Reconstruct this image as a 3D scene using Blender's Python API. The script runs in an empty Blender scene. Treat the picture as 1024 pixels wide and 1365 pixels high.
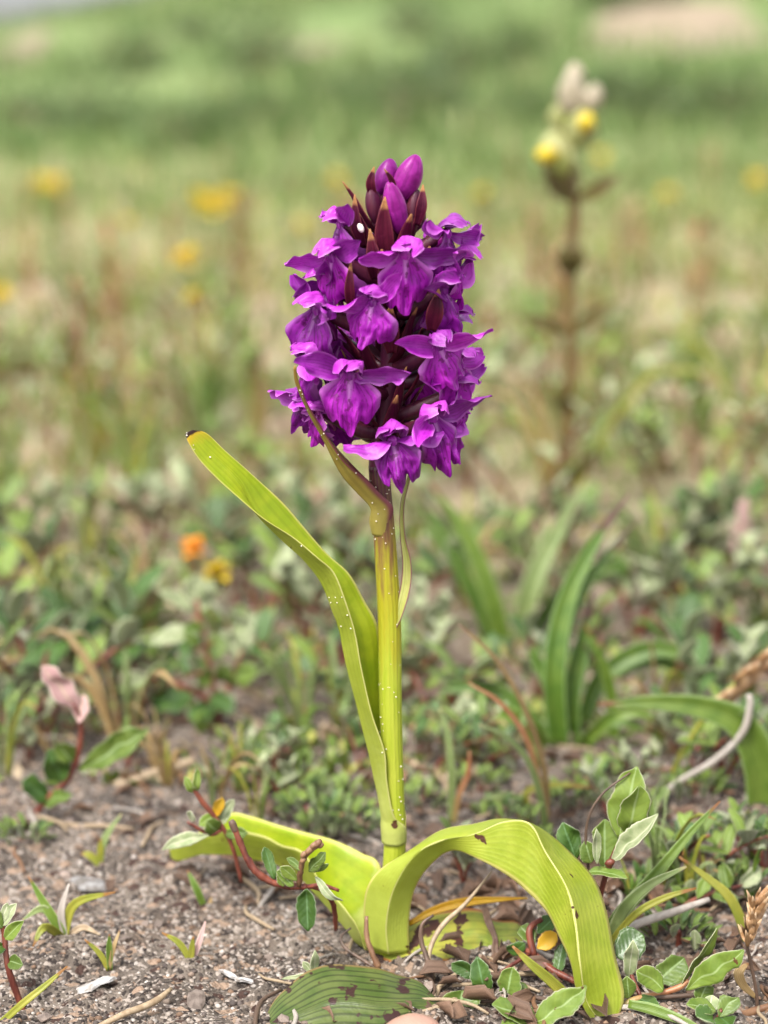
import bpy, math, random
import numpy as np
from mathutils import Vector, Matrix
random.seed(7); rng = np.random.default_rng(7)
S = bpy.context.scene
C = S.collection
R = math.radians

# ------------------------------------------------------------------ camera, world, sun, exposure
FPX, W0, H0 = 2600.0, 1024.0, 1365.0          # focal length in photo pixels
CAM = np.array([0.0, -0.48, 0.222])
PITCH = math.atan((682.5-120.0)/FPX)
cd = bpy.data.cameras.new('camera'); cam = bpy.data.objects.new('camera', cd); C.objects.link(cam)
cam.location = CAM; cam.rotation_euler = (math.pi/2-PITCH, 0, 0)
cd.sensor_fit = 'VERTICAL'; cd.sensor_height = 36; cd.lens = FPX/H0*36
cd.clip_start = 0.01; cd.clip_end = 500
cd.dof.use_dof = True; cd.dof.focus_distance = 0.482
cd.dof.aperture_fstop = cd.lens/8.3
S.camera = cam
S.cycles.max_bounces = 6; S.cycles.diffuse_bounces = 3; S.cycles.glossy_bounces = 2; S.cycles.transmission_bounces = 3
S.render.resolution_x, S.render.resolution_y = 768, 1024

w = bpy.data.worlds.new('World'); S.world = w; w.use_nodes = True
nt = w.node_tree; nt.nodes.clear()
sky = nt.nodes.new('ShaderNodeTexSky'); sky.sky_type = 'NISHITA'; sky.sun_disc = False
sky.sun_elevation = R(58); sky.sun_rotation = R(-148); sky.dust_density = 4.0; sky.air_density = 1.0
hsv = nt.nodes.new('ShaderNodeHueSaturation'); hsv.inputs['Saturation'].default_value = 0.2
bg = nt.nodes.new('ShaderNodeBackground'); bg.inputs['Strength'].default_value = 0.125
wo = nt.nodes.new('ShaderNodeOutputWorld')
nt.links.new(sky.outputs[0], hsv.inputs['Color']); nt.links.new(hsv.outputs[0], bg.inputs[0]); nt.links.new(bg.outputs[0], wo.inputs[0])

sl = bpy.data.lights.new('sun', 'SUN'); sl.energy = 1.5; sl.angle = R(12); sl.color = (1, .96, .9)
sun = bpy.data.objects.new('sun', sl); C.objects.link(sun)
# high in front, a little to the left
az = R(-148); el = R(58)
sdir = Vector((math.sin(az)*math.cos(el), math.cos(az)*math.cos(el), math.sin(el)))
sun.rotation_euler = sdir.to_track_quat('Z', 'Y').to_euler()
S.view_settings.view_transform = 'Standard'; S.view_settings.look = 'None'
S.view_settings.exposure = 1.55; S.view_settings.gamma = 1; S.view_settings.use_curve_mapping = False

# ------------------------------------------------------------------ noise, terrain, pixel helpers
def vnoise(x, y, s=0):
    x = np.asarray(x, float); y = np.asarray(y, float)
    xi = np.floor(x).astype(np.int64); yi = np.floor(y).astype(np.int64); xf = x-xi; yf = y-yi
    def h(a, b):
        n = (a*374761393 + b*668265263 + s*1274126177) & 0x7fffffff
        n = ((n ^ (n >> 13))*1274126177) & 0x7fffffff
        return ((n ^ (n >> 16)) & 0xffff)/65535.0
    u = xf*xf*(3-2*xf); v = yf*yf*(3-2*yf)
    return (h(xi, yi)*(1-u)+h(xi+1, yi)*u)*(1-v) + (h(xi, yi+1)*(1-u)+h(xi+1, yi+1)*u)*v
def sstep(a, b, x):
    t = np.clip((x-a)/(b-a), 0, 1); return t*t*(3-2*t)
def terrain(x, y):
    x = np.asarray(x, float); y = np.asarray(y, float)
    z = (vnoise(x*9, y*9, 1)-.5)*.010 + (vnoise(x*32, y*32, 2)-.5)*.0045
    z = z*(1-.5*np.exp(-((x*x+y*y)/.004)))
    far = sstep(.9, 5, y)
    z = z + (vnoise(x*1.1, y*1.1, 3)-.5)*.10*far
    ridge = .86 + np.clip((x+5.0)*.21, -.6, 1.7) + (vnoise(x*.35, y*.1, 4)-.5)*.25
    z = z + ridge*sstep(5.5, 27, y) + (vnoise(x*.8, y*.8, 5)-.5)*.22*sstep(7, 14, y)
    return z
def ray(px, py):
    dx = (px-512.0)/FPX; dz = -(py-682.5)/FPX
    c, s = math.cos(PITCH), math.sin(PITCH)
    return np.array([dx, c+dz*s, -s+dz*c])
def P(px, py, y):
    d = ray(px, py); return CAM + d*((y-CAM[1])/d[1])
def G(px, py):
    d = ray(px, py); z = 0.0
    for _ in range(25):
        t = (z-CAM[2])/d[2]; p = CAM+d*t; z = .5*z+.5*float(terrain(p[0], p[1]))
    return p
def H(px, py):                                 # where the ray through a pixel meets the dune
    for y in np.arange(3, 30, .05):
        p = P(px, py, y)
        if float(terrain(p[0], p[1])) > p[2]: break
    return p
def gz(p, dz=0.0):
    return np.array([p[0], p[1], float(terrain(p[0], p[1]))+dz])
def mpp(y):                                    # metres per photo pixel at depth y
    return (y-CAM[1])/FPX*1.01

# ------------------------------------------------------------------ object helpers
ORG = {}
def tag(o, label=None, cat=None, group=None, kind=None):
    if label: o['label'] = label
    if cat: o['category'] = cat
    if group: o['group'] = group
    if kind: o['kind'] = kind
    return o
def thing(name, label, cat, loc, group=None):
    o = bpy.data.objects.new(name, None); o.empty_display_size = .01
    o.location = loc; C.objects.link(o); ORG[o] = np.array(loc, float)
    return tag(o, label, cat, group)
def mk(name, V, F, mats, parent=None, uv=None, mi=None, org=None, smooth=True, col=None):
    V = np.asarray(V, float)
    if parent is not None: o0 = ORG[parent]
    else: o0 = np.zeros(3) if org is None else np.asarray(org, float)
    me = bpy.data.meshes.new(name)
    me.from_pydata((V-o0).tolist(), [], [list(map(int, f)) for f in F])
    if not isinstance(mats, (list, tuple)): mats = [mats]
    for m in mats: me.materials.append(m)
    if uv is not None:
        l = me.uv_layers.new(name='UVMap')
        li = np.empty(len(me.loops), np.int32); me.loops.foreach_get('vertex_index', li)
        l.data.foreach_set('uv', np.asarray(uv, np.float32)[li].ravel())
    if mi is not None: me.polygons.foreach_set('material_index', np.asarray(mi, np.int32))
    if col is not None:
        a = me.color_attributes.new('Col', 'FLOAT_COLOR', 'POINT')
        a.data.foreach_set('color', np.concatenate([np.asarray(col, np.float32), np.ones((len(V), 1), np.float32)], 1).ravel())
    if smooth: me.polygons.foreach_set('use_smooth', np.ones(len(me.polygons), bool))
    me.update()
    o = bpy.data.objects.new(name, me); C.objects.link(o)
    ORG[o] = o0
    if parent is not None: o.parent = parent
    else: o.location = o0
    return o
def fastmesh(name, V, F, mat, col=None, smooth=False):      # F: (n,k) int array
    V = np.asarray(V, np.float32); F = np.asarray(F, np.int32); n, k = F.shape
    me = bpy.data.meshes.new(name)
    me.vertices.add(len(V)); me.vertices.foreach_set('co', V.ravel())
    me.loops.add(n*k); me.loops.foreach_set('vertex_index', F.ravel())
    me.polygons.add(n); me.polygons.foreach_set('loop_start', np.arange(0, n*k, k, dtype=np.int32))
    me.materials.append(mat)
    if col is not None:
        a = me.color_attributes.new('Col', 'FLOAT_COLOR', 'POINT')
        a.data.foreach_set('color', np.concatenate([np.asarray(col, np.float32), np.ones((len(V), 1), np.float32)], 1).ravel())
    if smooth: me.polygons.foreach_set('use_smooth', np.ones(n, bool))
    me.update(calc_edges=True); me.validate()
    o = bpy.data.objects.new(name, me); C.objects.link(o); return o
def kids(o): return [c for c in C.objects if c.parent == o]
def copy_tree(o, tree, parent=None):
    c = o.copy(); C.objects.link(c); c.parent = parent
    for ch in tree.get(o, []): copy_tree(ch, tree, c)
    return c

def cr(pts, n):                                # Catmull-Rom through points, n samples (array k x d)
    p = np.asarray(pts, float); k = len(p)
    if k == 2: t = np.linspace(0, 1, n)[:, None]; return p[0]*(1-t)+p[1]*t
    q = np.concatenate([[2*p[0]-p[1]], p, [2*p[-1]-p[-2]]])
    t = np.linspace(0, k-1-1e-9, n); i = t.astype(int); f = (t-i)
    f = f.reshape((-1,)+(1,)*(p.ndim-1))
    a, b, c, d = q[i], q[i+1], q[i+2], q[i+3]
    return .5*((2*b)+(c-a)*f+(2*a-5*b+4*c-d)*f**2+(3*b-a-3*c+d)*f**3)
def unit(v): v = np.asarray(v, float); return v/(np.linalg.norm(v)+1e-12)
def grid(V, th=0.0, uflip=False):              # V: nv x nu x 3 -> verts, faces, uv, mat index ; thickness th
    nv, nu = V.shape[:2]
    uu, vv = np.meshgrid(np.linspace(0, 1, nu), np.linspace(0, 1, nv))
    uv = np.stack([uu, vv], -1).reshape(-1, 2)
    idx = np.arange(nv*nu).reshape(nv, nu)
    q = np.stack([idx[:-1, :-1], idx[:-1, 1:], idx[1:, 1:], idx[1:, :-1]], -1).reshape(-1, 4)
    if th <= 0: return V.reshape(-1, 3), q, uv, np.zeros(len(q), int)
    du = np.gradient(V, axis=1); dv = np.gradient(V, axis=0)
    N = np.cross(du, dv); N /= (np.linalg.norm(N, axis=2, keepdims=True)+1e-12)
    edge = np.ones((nv, nu, 1))*.5*th; edge[:, 0] *= .35; edge[:, -1] *= .35; edge[-1] *= .35
    A = (V+N*edge).reshape(-1, 3); B = (V-N*edge).reshape(-1, 3); n = nv*nu
    loop = list(idx[0, :]) + list(idx[1:, -1]) + list(idx[-1, -2::-1]) + list(idx[-2:0:-1, 0])
    rim = [[a, a+n, b+n, b] for a, b in zip(loop, loop[1:]+loop[:1])]
    F = np.concatenate([q, q[:, ::-1]+n, np.array(rim)])
    mi = np.concatenate([np.zeros(len(q), int), np.ones(len(q), int), np.zeros(len(rim), int)])
    return np.concatenate([A, B]), F, np.concatenate([uv, uv]), mi
def loft(rows, nu=9, nv=30, wave=0, wfreq=3, seed=0):
    rows = np.asarray(rows, float)              # k x m x 3
    a = cr(rows, nv)                            # nv x m x 3
    V = np.stack([cr(a[i], nu) for i in range(nv)])
    if wave:
        du = np.gradient(V, axis=1); dv = np.gradient(V, axis=0)
        N = np.cross(du, dv); N /= (np.linalg.norm(N, axis=2, keepdims=True)+1e-12)
        uu, vv = np.meshgrid(np.linspace(-1, 1, nu), np.linspace(0, 1, nv))
        f = (vnoise(vv*wfreq*2+seed*7.3, (uu > 0)*9.7+seed, seed)-.5)*2*np.abs(uu)**1.5 + (vnoise(vv*wfreq*2.5, uu*2+5, seed+3)-.5)*.7
        V = V+N*(wave*f*np.sin(np.pi*np.clip(vv*1.05, 0, 1)))[..., None]
    return V
def blade_grid(sp, wd, facing=(0, -1, .35), fold=.25, nu=5, nv=16, roll=0.0, rollend=None):
    # sp control points (3D), wd half-width control values along v
    s = cr(sp, nv); wv = np.clip(cr(np.asarray(wd, float)[:, None], nv)[:, 0], 1e-5, None)
    T = np.gradient(s, axis=0); T /= (np.linalg.norm(T, axis=1, keepdims=True)+1e-12)
    f = unit(facing)
    sd = np.cross(T, f); ln = np.linalg.norm(sd, axis=1, keepdims=True)
    sd = sd/(ln+1e-9); nr = np.cross(sd, T)
    rr = np.linspace(roll, roll if rollend is None else rollend, nv)[:, None]
    side = sd*np.cos(rr)+nr*np.sin(rr); nrm = -sd*np.sin(rr)+nr*np.cos(rr)
    uu = np.linspace(-1, 1, nu)
    V = s[:, None, :] + side[:, None, :]*(wv[:, None]*uu[None, :])[..., None] + nrm[:, None, :]*(wv[:, None]*fold*(np.abs(uu)[None, :]**1.3))[..., None]
    return V
def blade(name, sp, wd, mats, parent=None, th=.0003, org=None, **k):
    V, F, uv, mi = grid(blade_grid(sp, wd, **k), th)
    return mk(name, V, F, mats, parent, uv, mi, org)
def tube_geo(sp, rad, seg=8, n=None, bump=0, seed=0, cap=True):
    n = n or max(4, len(sp)*4)
    s = cr(sp, n); r = cr(np.asarray(rad, float)[:, None], n)[:, 0]
    T = np.gradient(s, axis=0); T /= (np.linalg.norm(T, axis=1, keepdims=True)+1e-12)
    up = np.array([0, 1, 0.]) if abs(T[0][1]) < .8 else np.array([1., 0, 0])
    a = np.cross(T, up); a /= (np.linalg.norm(a, axis=1, keepdims=True)+1e-12); b = np.cross(T, a)
    th = np.linspace(0, 2*np.pi, seg, endpoint=False)
    rr = r[:, None]*np.ones(seg)[None]
    if bump: rr = rr*(1+bump*(rng.random((n, seg))-.5))
    V = s[:, None]+rr[..., None]*(np.cos(th)[None, :, None]*a[:, None]+np.sin(th)[None, :, None]*b[:, None])
    i = np.arange(n*seg).reshape(n, seg); j = np.roll(i, -1, 1)
    F = np.stack([i[:-1], j[:-1], j[1:], i[1:]], -1).reshape(-1, 4).tolist()
    if cap: F += [list(i[0][::-1]), list(i[-1])]
    uu, vv = np.meshgrid(np.linspace(0, 1, seg), np.linspace(0, 1, n))
    return V.reshape(-1, 3), F, np.stack([uu, vv], -1).reshape(-1, 2)
def tube(name, sp, rad, mat, parent=None, org=None, **k):
    V, F, uv = tube_geo(sp, rad, **k); return mk(name, V, F, mat, parent, uv, None, org)
def blob_geo(c, axes, nseg=10, nring=7, point=0.0):
    # ellipsoid; axes = 3x3 rows (a,b,long) already scaled ; point -> pointed tip
    ph = np.linspace(0, np.pi, nring+2)[1:-1]; th = np.linspace(0, 2*np.pi, nseg, endpoint=False)
    V = [c-axes[2]]
    for p in ph:
        t = -math.cos(p); r = math.sin(p)*(1-point*max(0, t)**1.5*.6)
        for q in th: V.append(c+axes[2]*t+r*(math.cos(q)*axes[0]+math.sin(q)*axes[1]))
    V.append(c+axes[2]); V = np.array(V); F = []
    for k in range(nseg): F.append([0, 1+(k+1) % nseg, 1+k])
    for a in range(nring-1):
        for k in range(nseg):
            F.append([1+a*nseg+k, 1+a*nseg+(k+1) % nseg, 1+(a+1)*nseg+(k+1) % nseg, 1+(a+1)*nseg+k])
    b = 1+(nring-1)*nseg
    for k in range(nseg): F.append([b+k, b+(k+1) % nseg, len(V)-1])
    uv = np.zeros((len(V), 2)); uv[:, 1] = np.clip(((V-c)@axes[2])/(axes[2]@axes[2])*.5+.5, 0, 1)
    uv[1:-1, 0] = np.tile(np.linspace(0, 1, nseg), nring)
    return V, F, uv

# ------------------------------------------------------------------ materials
class NT:
    def __init__(s, name):
        s.m = bpy.data.materials.new(name); s.m.use_nodes = True; s.t = s.m.node_tree; s.t.nodes.clear()
        s.out = s.t.nodes.new('ShaderNodeOutputMaterial')
    def n(s, ty, **k):
        x = s.t.nodes.new('ShaderNode'+ty)
        for a, b in k.items(): setattr(x, a, b)
        return x
    def l(s, a, b): s.t.links.new(a, b)
    def setin(s, sock, v):
        if isinstance(v, bpy.types.NodeSocket): s.l(v, sock)
        elif isinstance(v, (tuple, list)) and len(v) == 3 and sock.type == 'RGBA': sock.default_value = (*v, 1)
        else: sock.default_value = v
    def math(s, op, a, b=None, c=None):
        x = s.n('Math', operation=op); s.setin(x.inputs[0], a)
        if b is not None: s.setin(x.inputs[1], b)
        if c is not None: s.setin(x.inputs[2], c)
        return x.outputs[0]
    def mix(s, f, a, b, mode='MIX'):
        x = s.n('MixRGB', blend_type=mode); s.setin(x.inputs[0], f); s.setin(x.inputs[1], a); s.setin(x.inputs[2], b); return x.outputs[0]
    def noise(s, vec, scale, detail=3, rough=.55, out=0):
        x = s.n('TexNoise'); s.l(vec, x.inputs['Vector']); x.inputs['Scale'].default_value = scale
        x.inputs['Detail'].default_value = detail; x.inputs['Roughness'].default_value = rough; return x.outputs[out]
    def ramp(s, f, a, b):                      # smooth 0..1 between a and b
        x = s.n('MapRange', interpolation_type='SMOOTHSTEP'); s.setin(x.inputs[0], f)
        x.inputs[1].default_value = a; x.inputs[2].default_value = b; return x.outputs[0]
    def finish(s, col, rough=.5, transl=0.0, spec=.4, bump=None, bstr=.3, bdist=.0003, tcol=None, sheen=0):
        p = s.n('BsdfPrincipled'); s.setin(p.inputs['Base Color'], col); s.setin(p.inputs['Roughness'], rough)
        p.inputs['Specular IOR Level'].default_value = spec
        if sheen: p.inputs['Sheen Weight'].default_value = sheen; p.inputs['Sheen Roughness'].default_value = .4
        if bump is not None:
            b = s.n('Bump'); b.inputs['Strength'].default_value = bstr; b.inputs['Distance'].default_value = bdist
            s.l(bump, b.inputs['Height']); s.l(b.outputs[0], p.inputs['Normal'])
        o = p.outputs[0]
        if transl:
            t = s.n('BsdfTranslucent'); s.setin(t.inputs[0], tcol if tcol is not None else col)
            mx = s.n('MixShader'); mx.inputs[0].default_value = transl; s.l(o, mx.inputs[1]); s.l(t.outputs[0], mx.inputs[2]); o = mx.outputs[0]
        s.l(o, s.out.inputs[0]); return s.m
def leaf_mat(name, c1, c2, margin=None, mw=.06, tip=None, tipv=.9, tip2=None, spot=None, spot_t=.7, spot_s=250, veins=0, vdark=.8, rough=.42, transl=.3,
             grad=None, spec=.4, nscale=160, rnd=.12, midrib=None, sheen=0, side_veins=0):
    s = NT(name); tc = s.n('TexCoord'); uv = s.n('UVMap'); sep = s.n('SeparateXYZ'); s.l(uv.outputs[0], sep.inputs[0])
    u, v = sep.outputs[0], sep.outputs[1]; ob = tc.outputs['Object']
    oi = s.n('ObjectInfo'); off = s.n('VectorMath', operation='ADD'); s.l(ob, off.inputs[0])
    sc = s.n('VectorMath', operation='SCALE'); s.l(oi.outputs['Location'], sc.inputs[0]); sc.inputs['Scale'].default_value = 3.7; s.l(sc.outputs[0], off.inputs[1])
    vec = off.outputs[0]
    n1 = s.ramp(s.noise(vec, nscale, 2), .3, .7)
    col = s.mix(n1, c1, c2)
    au = s.math('ABSOLUTE', s.math('MULTIPLY_ADD', u, 2.0, -1.0))
    bump = s.noise(vec, 900, 1)
    if veins:
        ph = s.math('MULTIPLY', u, veins*6.2832)
        wv = s.math('MULTIPLY_ADD', s.math('SINE', ph), .5, .5)
        dk = s.mix(1.0, col, (vdark,)*3, 'MULTIPLY'); col = s.mix(s.ramp(wv, .55, 1), col, dk)
        bump = s.math('MULTIPLY_ADD', wv, .35, bump)
    if side_veins:
        ph = s.math('MULTIPLY', s.math('SUBTRACT', v, s.math('MULTIPLY', au, .22)), side_veins*6.2832)
        wv = s.math('MULTIPLY_ADD', s.math('SINE', ph), .5, .5)
        lt = s.mix(1.0, col, (1.35, 1.3, 1.2), 'MULTIPLY'); col = s.mix(s.math('MULTIPLY', s.ramp(wv, .75, 1), .28), col, lt)
        bump = s.math('MULTIPLY_ADD', wv, -.3, bump)
    if grad is not None:                       # colour towards the base (v=0)
        gc, gv = grad; col = s.mix(s.math('SUBTRACT', 1.0, s.ramp(s.math('ADD', v, s.math('MULTIPLY_ADD', n1, .12, -.06)), 0, gv)), col, gc)
    if midrib is not None: col = s.mix(s.math('SUBTRACT', 1.0, s.ramp(au, .02, .13)), col, midrib)
    if margin is not None: col = s.mix(s.ramp(au, 1-mw*1.6, 1-mw*.5), col, margin)
    if tip is not None:
        tv = s.math('ADD', v, s.math('MULTIPLY_ADD', s.noise(vec, 220, 3), .12, -.06)); col = s.mix(s.ramp(tv, tipv, min(1, tipv+.08)), col, tip)
    if tip2 is not None: col = s.mix(s.ramp(s.math('ADD', v, s.math('MULTIPLY_ADD', s.noise(vec, 420, 3), .05, -.025)), tip2[1], tip2[1]+.015), col, tip2[0])
    if spot is not None:
        sp = s.ramp(s.noise(vec, spot_s, 3, .6), spot_t, spot_t+.04); col = s.mix(sp, col, spot)
    hs = s.n('HueSaturation'); s.l(col, hs.inputs['Color'])
    s.l(s.math('MULTIPLY_ADD', oi.outputs['Random'], 2*rnd, 1-rnd), hs.inputs['Value'])
    return s.finish(hs.outputs[0], rough, transl, spec, bump, .25, .0004, sheen=sheen)
def stem_mat(name, c1, c2, grad=None, rough=.45, nscale=300, transl=0.0, streak=True, ribs=0):
    s = NT(name); tc = s.n('TexCoord'); ob = tc.outputs['Object']; uv = s.n('UVMap'); sep = s.n('SeparateXYZ'); s.l(uv.outputs[0], sep.inputs[0])
    mp = s.n('Mapping'); s.l(ob, mp.inputs[0]); mp.inputs['Scale'].default_value = (1, 1, .15 if streak else 1)
    n1 = s.ramp(s.noise(mp.outputs[0], nscale, 4), .3, .7); col = s.mix(n1, c1, c2)
    if grad:
        for gc, a, b in grad: col = s.mix(s.ramp(s.math('ADD', sep.outputs[1], s.math('MULTIPLY_ADD', n1, .1, -.05)), a, b), col, gc)
    bp = s.noise(mp.outputs[0], 1200, 2)
    if ribs:
        wv = s.math('MULTIPLY_ADD', s.math('SINE', s.math('MULTIPLY', sep.outputs[0], ribs*6.2832)), .5, .5); bp = s.math('MULTIPLY_ADD', wv, .45, bp); col = s.mix(s.math('MULTIPLY', wv, .10), col, (.30, .34, .03))
    return s.finish(col, rough, transl, .4, bp, .35, .0005)
def vcol_mat(name, rough=.6, transl=.2):
    s = NT(name); a = s.n('VertexColor', layer_name='Col'); return s.finish(a.outputs[0], rough, transl, .25)

# orchid
M = {}
M['leaf_top'] = leaf_mat('orchid_leaf_top', (.27, .37, .012), (.36, .44, .022), margin=(.56, .56, .16), mw=.05, veins=11, vdark=.86, spot=(.06, .022, .010), spot_t=.675, spot_s=150, transl=.32, grad=((.48, .55, .09), .35), rnd=.04)
M['leaf_under'] = leaf_mat('orchid_leaf_under', (.30, .36, .030), (.37, .42, .05), margin=(.58, .57, .20), mw=.05, veins=11, vdark=.93, spot=(.09, .035, .012), spot_t=.665, spot_s=160, transl=.32, grad=((.50, .54, .14), .35), rnd=.04)
M['leaf_tip'] = leaf_mat('orchid_leaf_tip', (.26, .36, .010), (.36, .43, .016), margin=(.58, .57, .14), mw=.05, veins=9, vdark=.9, tip=(.55, .36, .02), tipv=.90, tip2=((.03, .012, .008), .958), spot=(.05, .02, .01), spot_t=.76, spot_s=420, transl=.32, grad=((.60, .62, .18), .16), rnd=.03)
M['leaf_arch'] = leaf_mat('orchid_leaf_arch', (.27, .34, .022), (.35, .40, .040), margin=(.58, .54, .15), mw=.06, midrib=(.58, .57, .20), veins=23, vdark=.93, spot=(.075, .025, .010), spot_t=.66, spot_s=155, transl=.32, tip=(.50, .34, .03), tipv=.95, grad=((.46, .53, .08), .35), rnd=0)
M['leaf_wither'] = leaf_mat('orchid_leaf_wither', (.22, .28, .035), (.36, .34, .05), margin=(.28, .10, .02), mw=.10, veins=9, spot=(.06, .02, .012), spot_t=.60, spot_s=150, transl=.25, rnd=.03)
M['leaf_ribbed'] = leaf_mat('ribbed_leaf', (.052, .085, .014), (.095, .122, .030), margin=(.26, .18, .07), mw=.04, veins=17, vdark=.5, spot=(.035, .012, .010), spot_t=.575, spot_s=170, transl=.15, rnd=.0)
M['bract_leaf'] = leaf_mat('orchid_bract_leaf', (.24, .17, .03), (.30, .24, .045), margin=(.18, .05, .06), mw=.22, veins=5, spot=(.04, .02, .02), spot_t=.74, spot_s=500, transl=.12, grad=((.30, .25, .05), .5), tip=(.30, .19, .035), tipv=.8, rnd=0)
M['sheath'] = leaf_mat('orchid_sheath', (.40, .42, .10), (.48, .48, .15), margin=(.22, .09, .09), mw=.14, veins=5, transl=.25, rnd=0)
M['stem'] = stem_mat('orchid_stem', (.33, .40, .022), (.41, .45, .045), grad=[((.36, .33, .016), .58, .72), ((.20, .10, .035), .72, .82), ((.09, .022, .035), .80, .90), ((.050, .006, .028), .92, 1.0)], nscale=450, transl=.12, ribs=17)
M['rachis'] = stem_mat('orchid_rachis', (.045, .004, .026), (.075, .010, .030), nscale=300)
M['speck'] = stem_mat('pollen_speck', (.72, .66, .52), (.82, .76, .62), nscale=100)
def petal_mat(name, c1, c2, light, lip=False):
    s = NT(name); tc = s.n('TexCoord'); uv = s.n('UVMap'); sep = s.n('SeparateXYZ'); s.l(uv.outputs[0], sep.inputs[0]); u, v = sep.outputs[0], sep.outputs[1]
    ob = tc.outputs['Object']; oi = s.n('ObjectInfo')
    col = s.mix(s.ramp(s.noise(ob, 260, 4), .3, .72), c1, c2)
    au = s.math('ABSOLUTE', s.math('MULTIPLY_ADD', u, 2.0, -1.0))
    fan = s.math('MULTIPLY', s.math('ADD', u, s.math('MULTIPLY_ADD', s.noise(ob, 320, 2), .06, -.03)), 6.2832*(13 if lip else 8))
    wv = s.math('MULTIPLY_ADD', s.math('SINE', fan), .5, .5)
    br = s.ramp(s.noise(ob, 420, 2), .38, .55)
    col = s.mix(s.math('MULTIPLY', s.math('MULTIPLY', s.ramp(wv, .6, .95), br), .55 if lip else .35), col, (.075, .001, .06))
    if lip:
        thr = s.math('MULTIPLY', s.ramp(s.math('SUBTRACT', .42, s.math('ADD', v, au)), -.12, .22), .75)
        col = s.mix(thr, col, light)
        blot = s.math('MULTIPLY', s.ramp(s.noise(ob, 520, 2), .56, .64), s.ramp(s.math('SUBTRACT', .95, s.math('ADD', v, s.math('MULTIPLY', au, .7))), -.1, .2))
        col = s.mix(s.math('MULTIPLY', blot, .75), col, (.075, .001, .06))
    col = s.mix(s.math('MULTIPLY', s.ramp(au, .80, 1.0), .5), col, light)
    hs = s.n('HueSaturation'); s.l(col, hs.inputs['Color']); s.l(s.math('MULTIPLY_ADD', oi.outputs['Random'], .7, .70), hs.inputs['Value'])
    s.l(s.math('MULTIPLY_ADD', oi.outputs['Random'], .02, .49), hs.inputs['Hue'])
    return s.finish(hs.outputs[0], .5 if lip else .4, .14, .2 if lip else .3, s.math('MULTIPLY_ADD', wv, .12, s.noise(ob, 500, 2)), .4, .0005)
M['sepal'] = petal_mat('orchid_sepal', (.25, .010, .29), (.36, .032, .40), (.55, .18, .58))
M['hood'] = petal_mat('orchid_hood', (.29, .018, .32), (.40, .06, .43), (.58, .26, .60))
M['lip'] = petal_mat('orchid_lip', (.185, .003, .215), (.29, .014, .315), (.47, .18, .49), lip=True)
M['bud'] = petal_mat('orchid_bud', (.17, .004, .135), (.27, .016, .235), (.44, .14, .39))
M['ovary'] = stem_mat('orchid_ovary', (.045, .003, .022), (.08, .010, .024), nscale=500)
M['fbract'] = leaf_mat('flower_bract', (.045, .003, .016), (.085, .008, .022), spec=.15, margin=(.12, .02, .03), mw=.1, tip=(.32, .15, .06), tipv=.8, veins=3, transl=.12, rnd=.15)
M['pollen'] = stem_mat('pollinia', (.75, .7, .6), (.85, .8, .7))

# other plants
M['w_top'] = leaf_mat('willow_top', (.085, .14, .020), (.135, .195, .036), margin=(.26, .29, .14), mw=.035, midrib=(.24, .33, .13), side_veins=7, transl=.22, rnd=.22, nscale=260, spot=(.12, .05, .02), spot_t=.69, spot_s=330)
M['w_dark'] = leaf_mat('willow_dark', (.032, .075, .012), (.062, .12, .020), margin=(.20, .24, .14), mw=.04, midrib=(.09, .17, .06), side_veins=7, transl=.15, rnd=.2, rough=.35, spot=(.12, .05, .02), spot_t=.69, spot_s=330)
M['w_bright'] = leaf_mat('willow_bright', (.145, .225, .030), (.21, .29, .05), margin=(.44, .44, .28), mw=.05, midrib=(.32, .42, .15), side_veins=6, transl=.3, rnd=.1, spot=(.12, .05, .02), spot_t=.69, spot_s=330)
M['w_silver'] = leaf_mat('willow_silver', (.21, .26, .115), (.33, .36, .20), margin=(.50, .50, .35), mw=.08, midrib=(.45, .47, .31), transl=.2, rough=.6, rnd=.15, sheen=.3, nscale=500)
M['w_pink'] = leaf_mat('willow_pink', (.45, .26, .25), (.52, .33, .31), margin=(.56, .50, .40), mw=.08, midrib=(.55, .42, .3), transl=.25, rough=.6, rnd=.05)
M['w_yellow'] = leaf_mat('willow_yellow', (.62, .34, .02), (.68, .42, .04), margin=(.35, .2, .05), mw=.08, transl=.3, spot=(.2, .06, .01), spot_t=.68, spot_s=300, rnd=.1)
M['redstem'] = stem_mat('red_stem', (.075, .016, .012), (.20, .055, .030), nscale=420)
M['brownstem'] = stem_mat('brown_stem', (.12, .055, .03), (.22, .12, .06), nscale=250)
M['g_green'] = leaf_mat('blade_green', (.095, .165, .018), (.15, .225, .032), margin=(.26, .36, .12), mw=.08, veins=7, tip=(.20, .085, .03), tipv=.88, transl=.25, rnd=.2)
M['g_mid'] = leaf_mat('blade_mid', (.065, .135, .014), (.11, .185, .024), margin=(.22, .34, .12), mw=.08, veins=7, tip=(.11, .055, .045), tipv=.80, transl=.25, rnd=.12)
M['g_pale'] = leaf_mat('blade_pale', (.18, .25, .075), (.25, .31, .11), margin=(.44, .48, .27), mw=.08, veins=7, tip=(.42, .36, .18), tipv=.92, transl=.3, rnd=.12)
M['g_yellow'] = leaf_mat('blade_yellow', (.24, .27, .035), (.34, .32, .045), veins=5, tip=(.26, .12, .03), tipv=.82, transl=.25, rnd=.12)
M['g_brown'] = leaf_mat('blade_brown', (.26, .17, .07), (.36, .25, .11), veins=5, transl=.15, rnd=.2, tip=(.18, .09, .04), tipv=.9)
M['g_orange'] = leaf_mat('blade_orange', (.36, .14, .06), (.46, .22, .11), veins=5, transl=.2, rnd=.1, grad=((.36, .28, .10), .6))
M['straw'] = stem_mat('straw', (.24, .17, .10), (.36, .275, .18), nscale=400)
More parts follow.
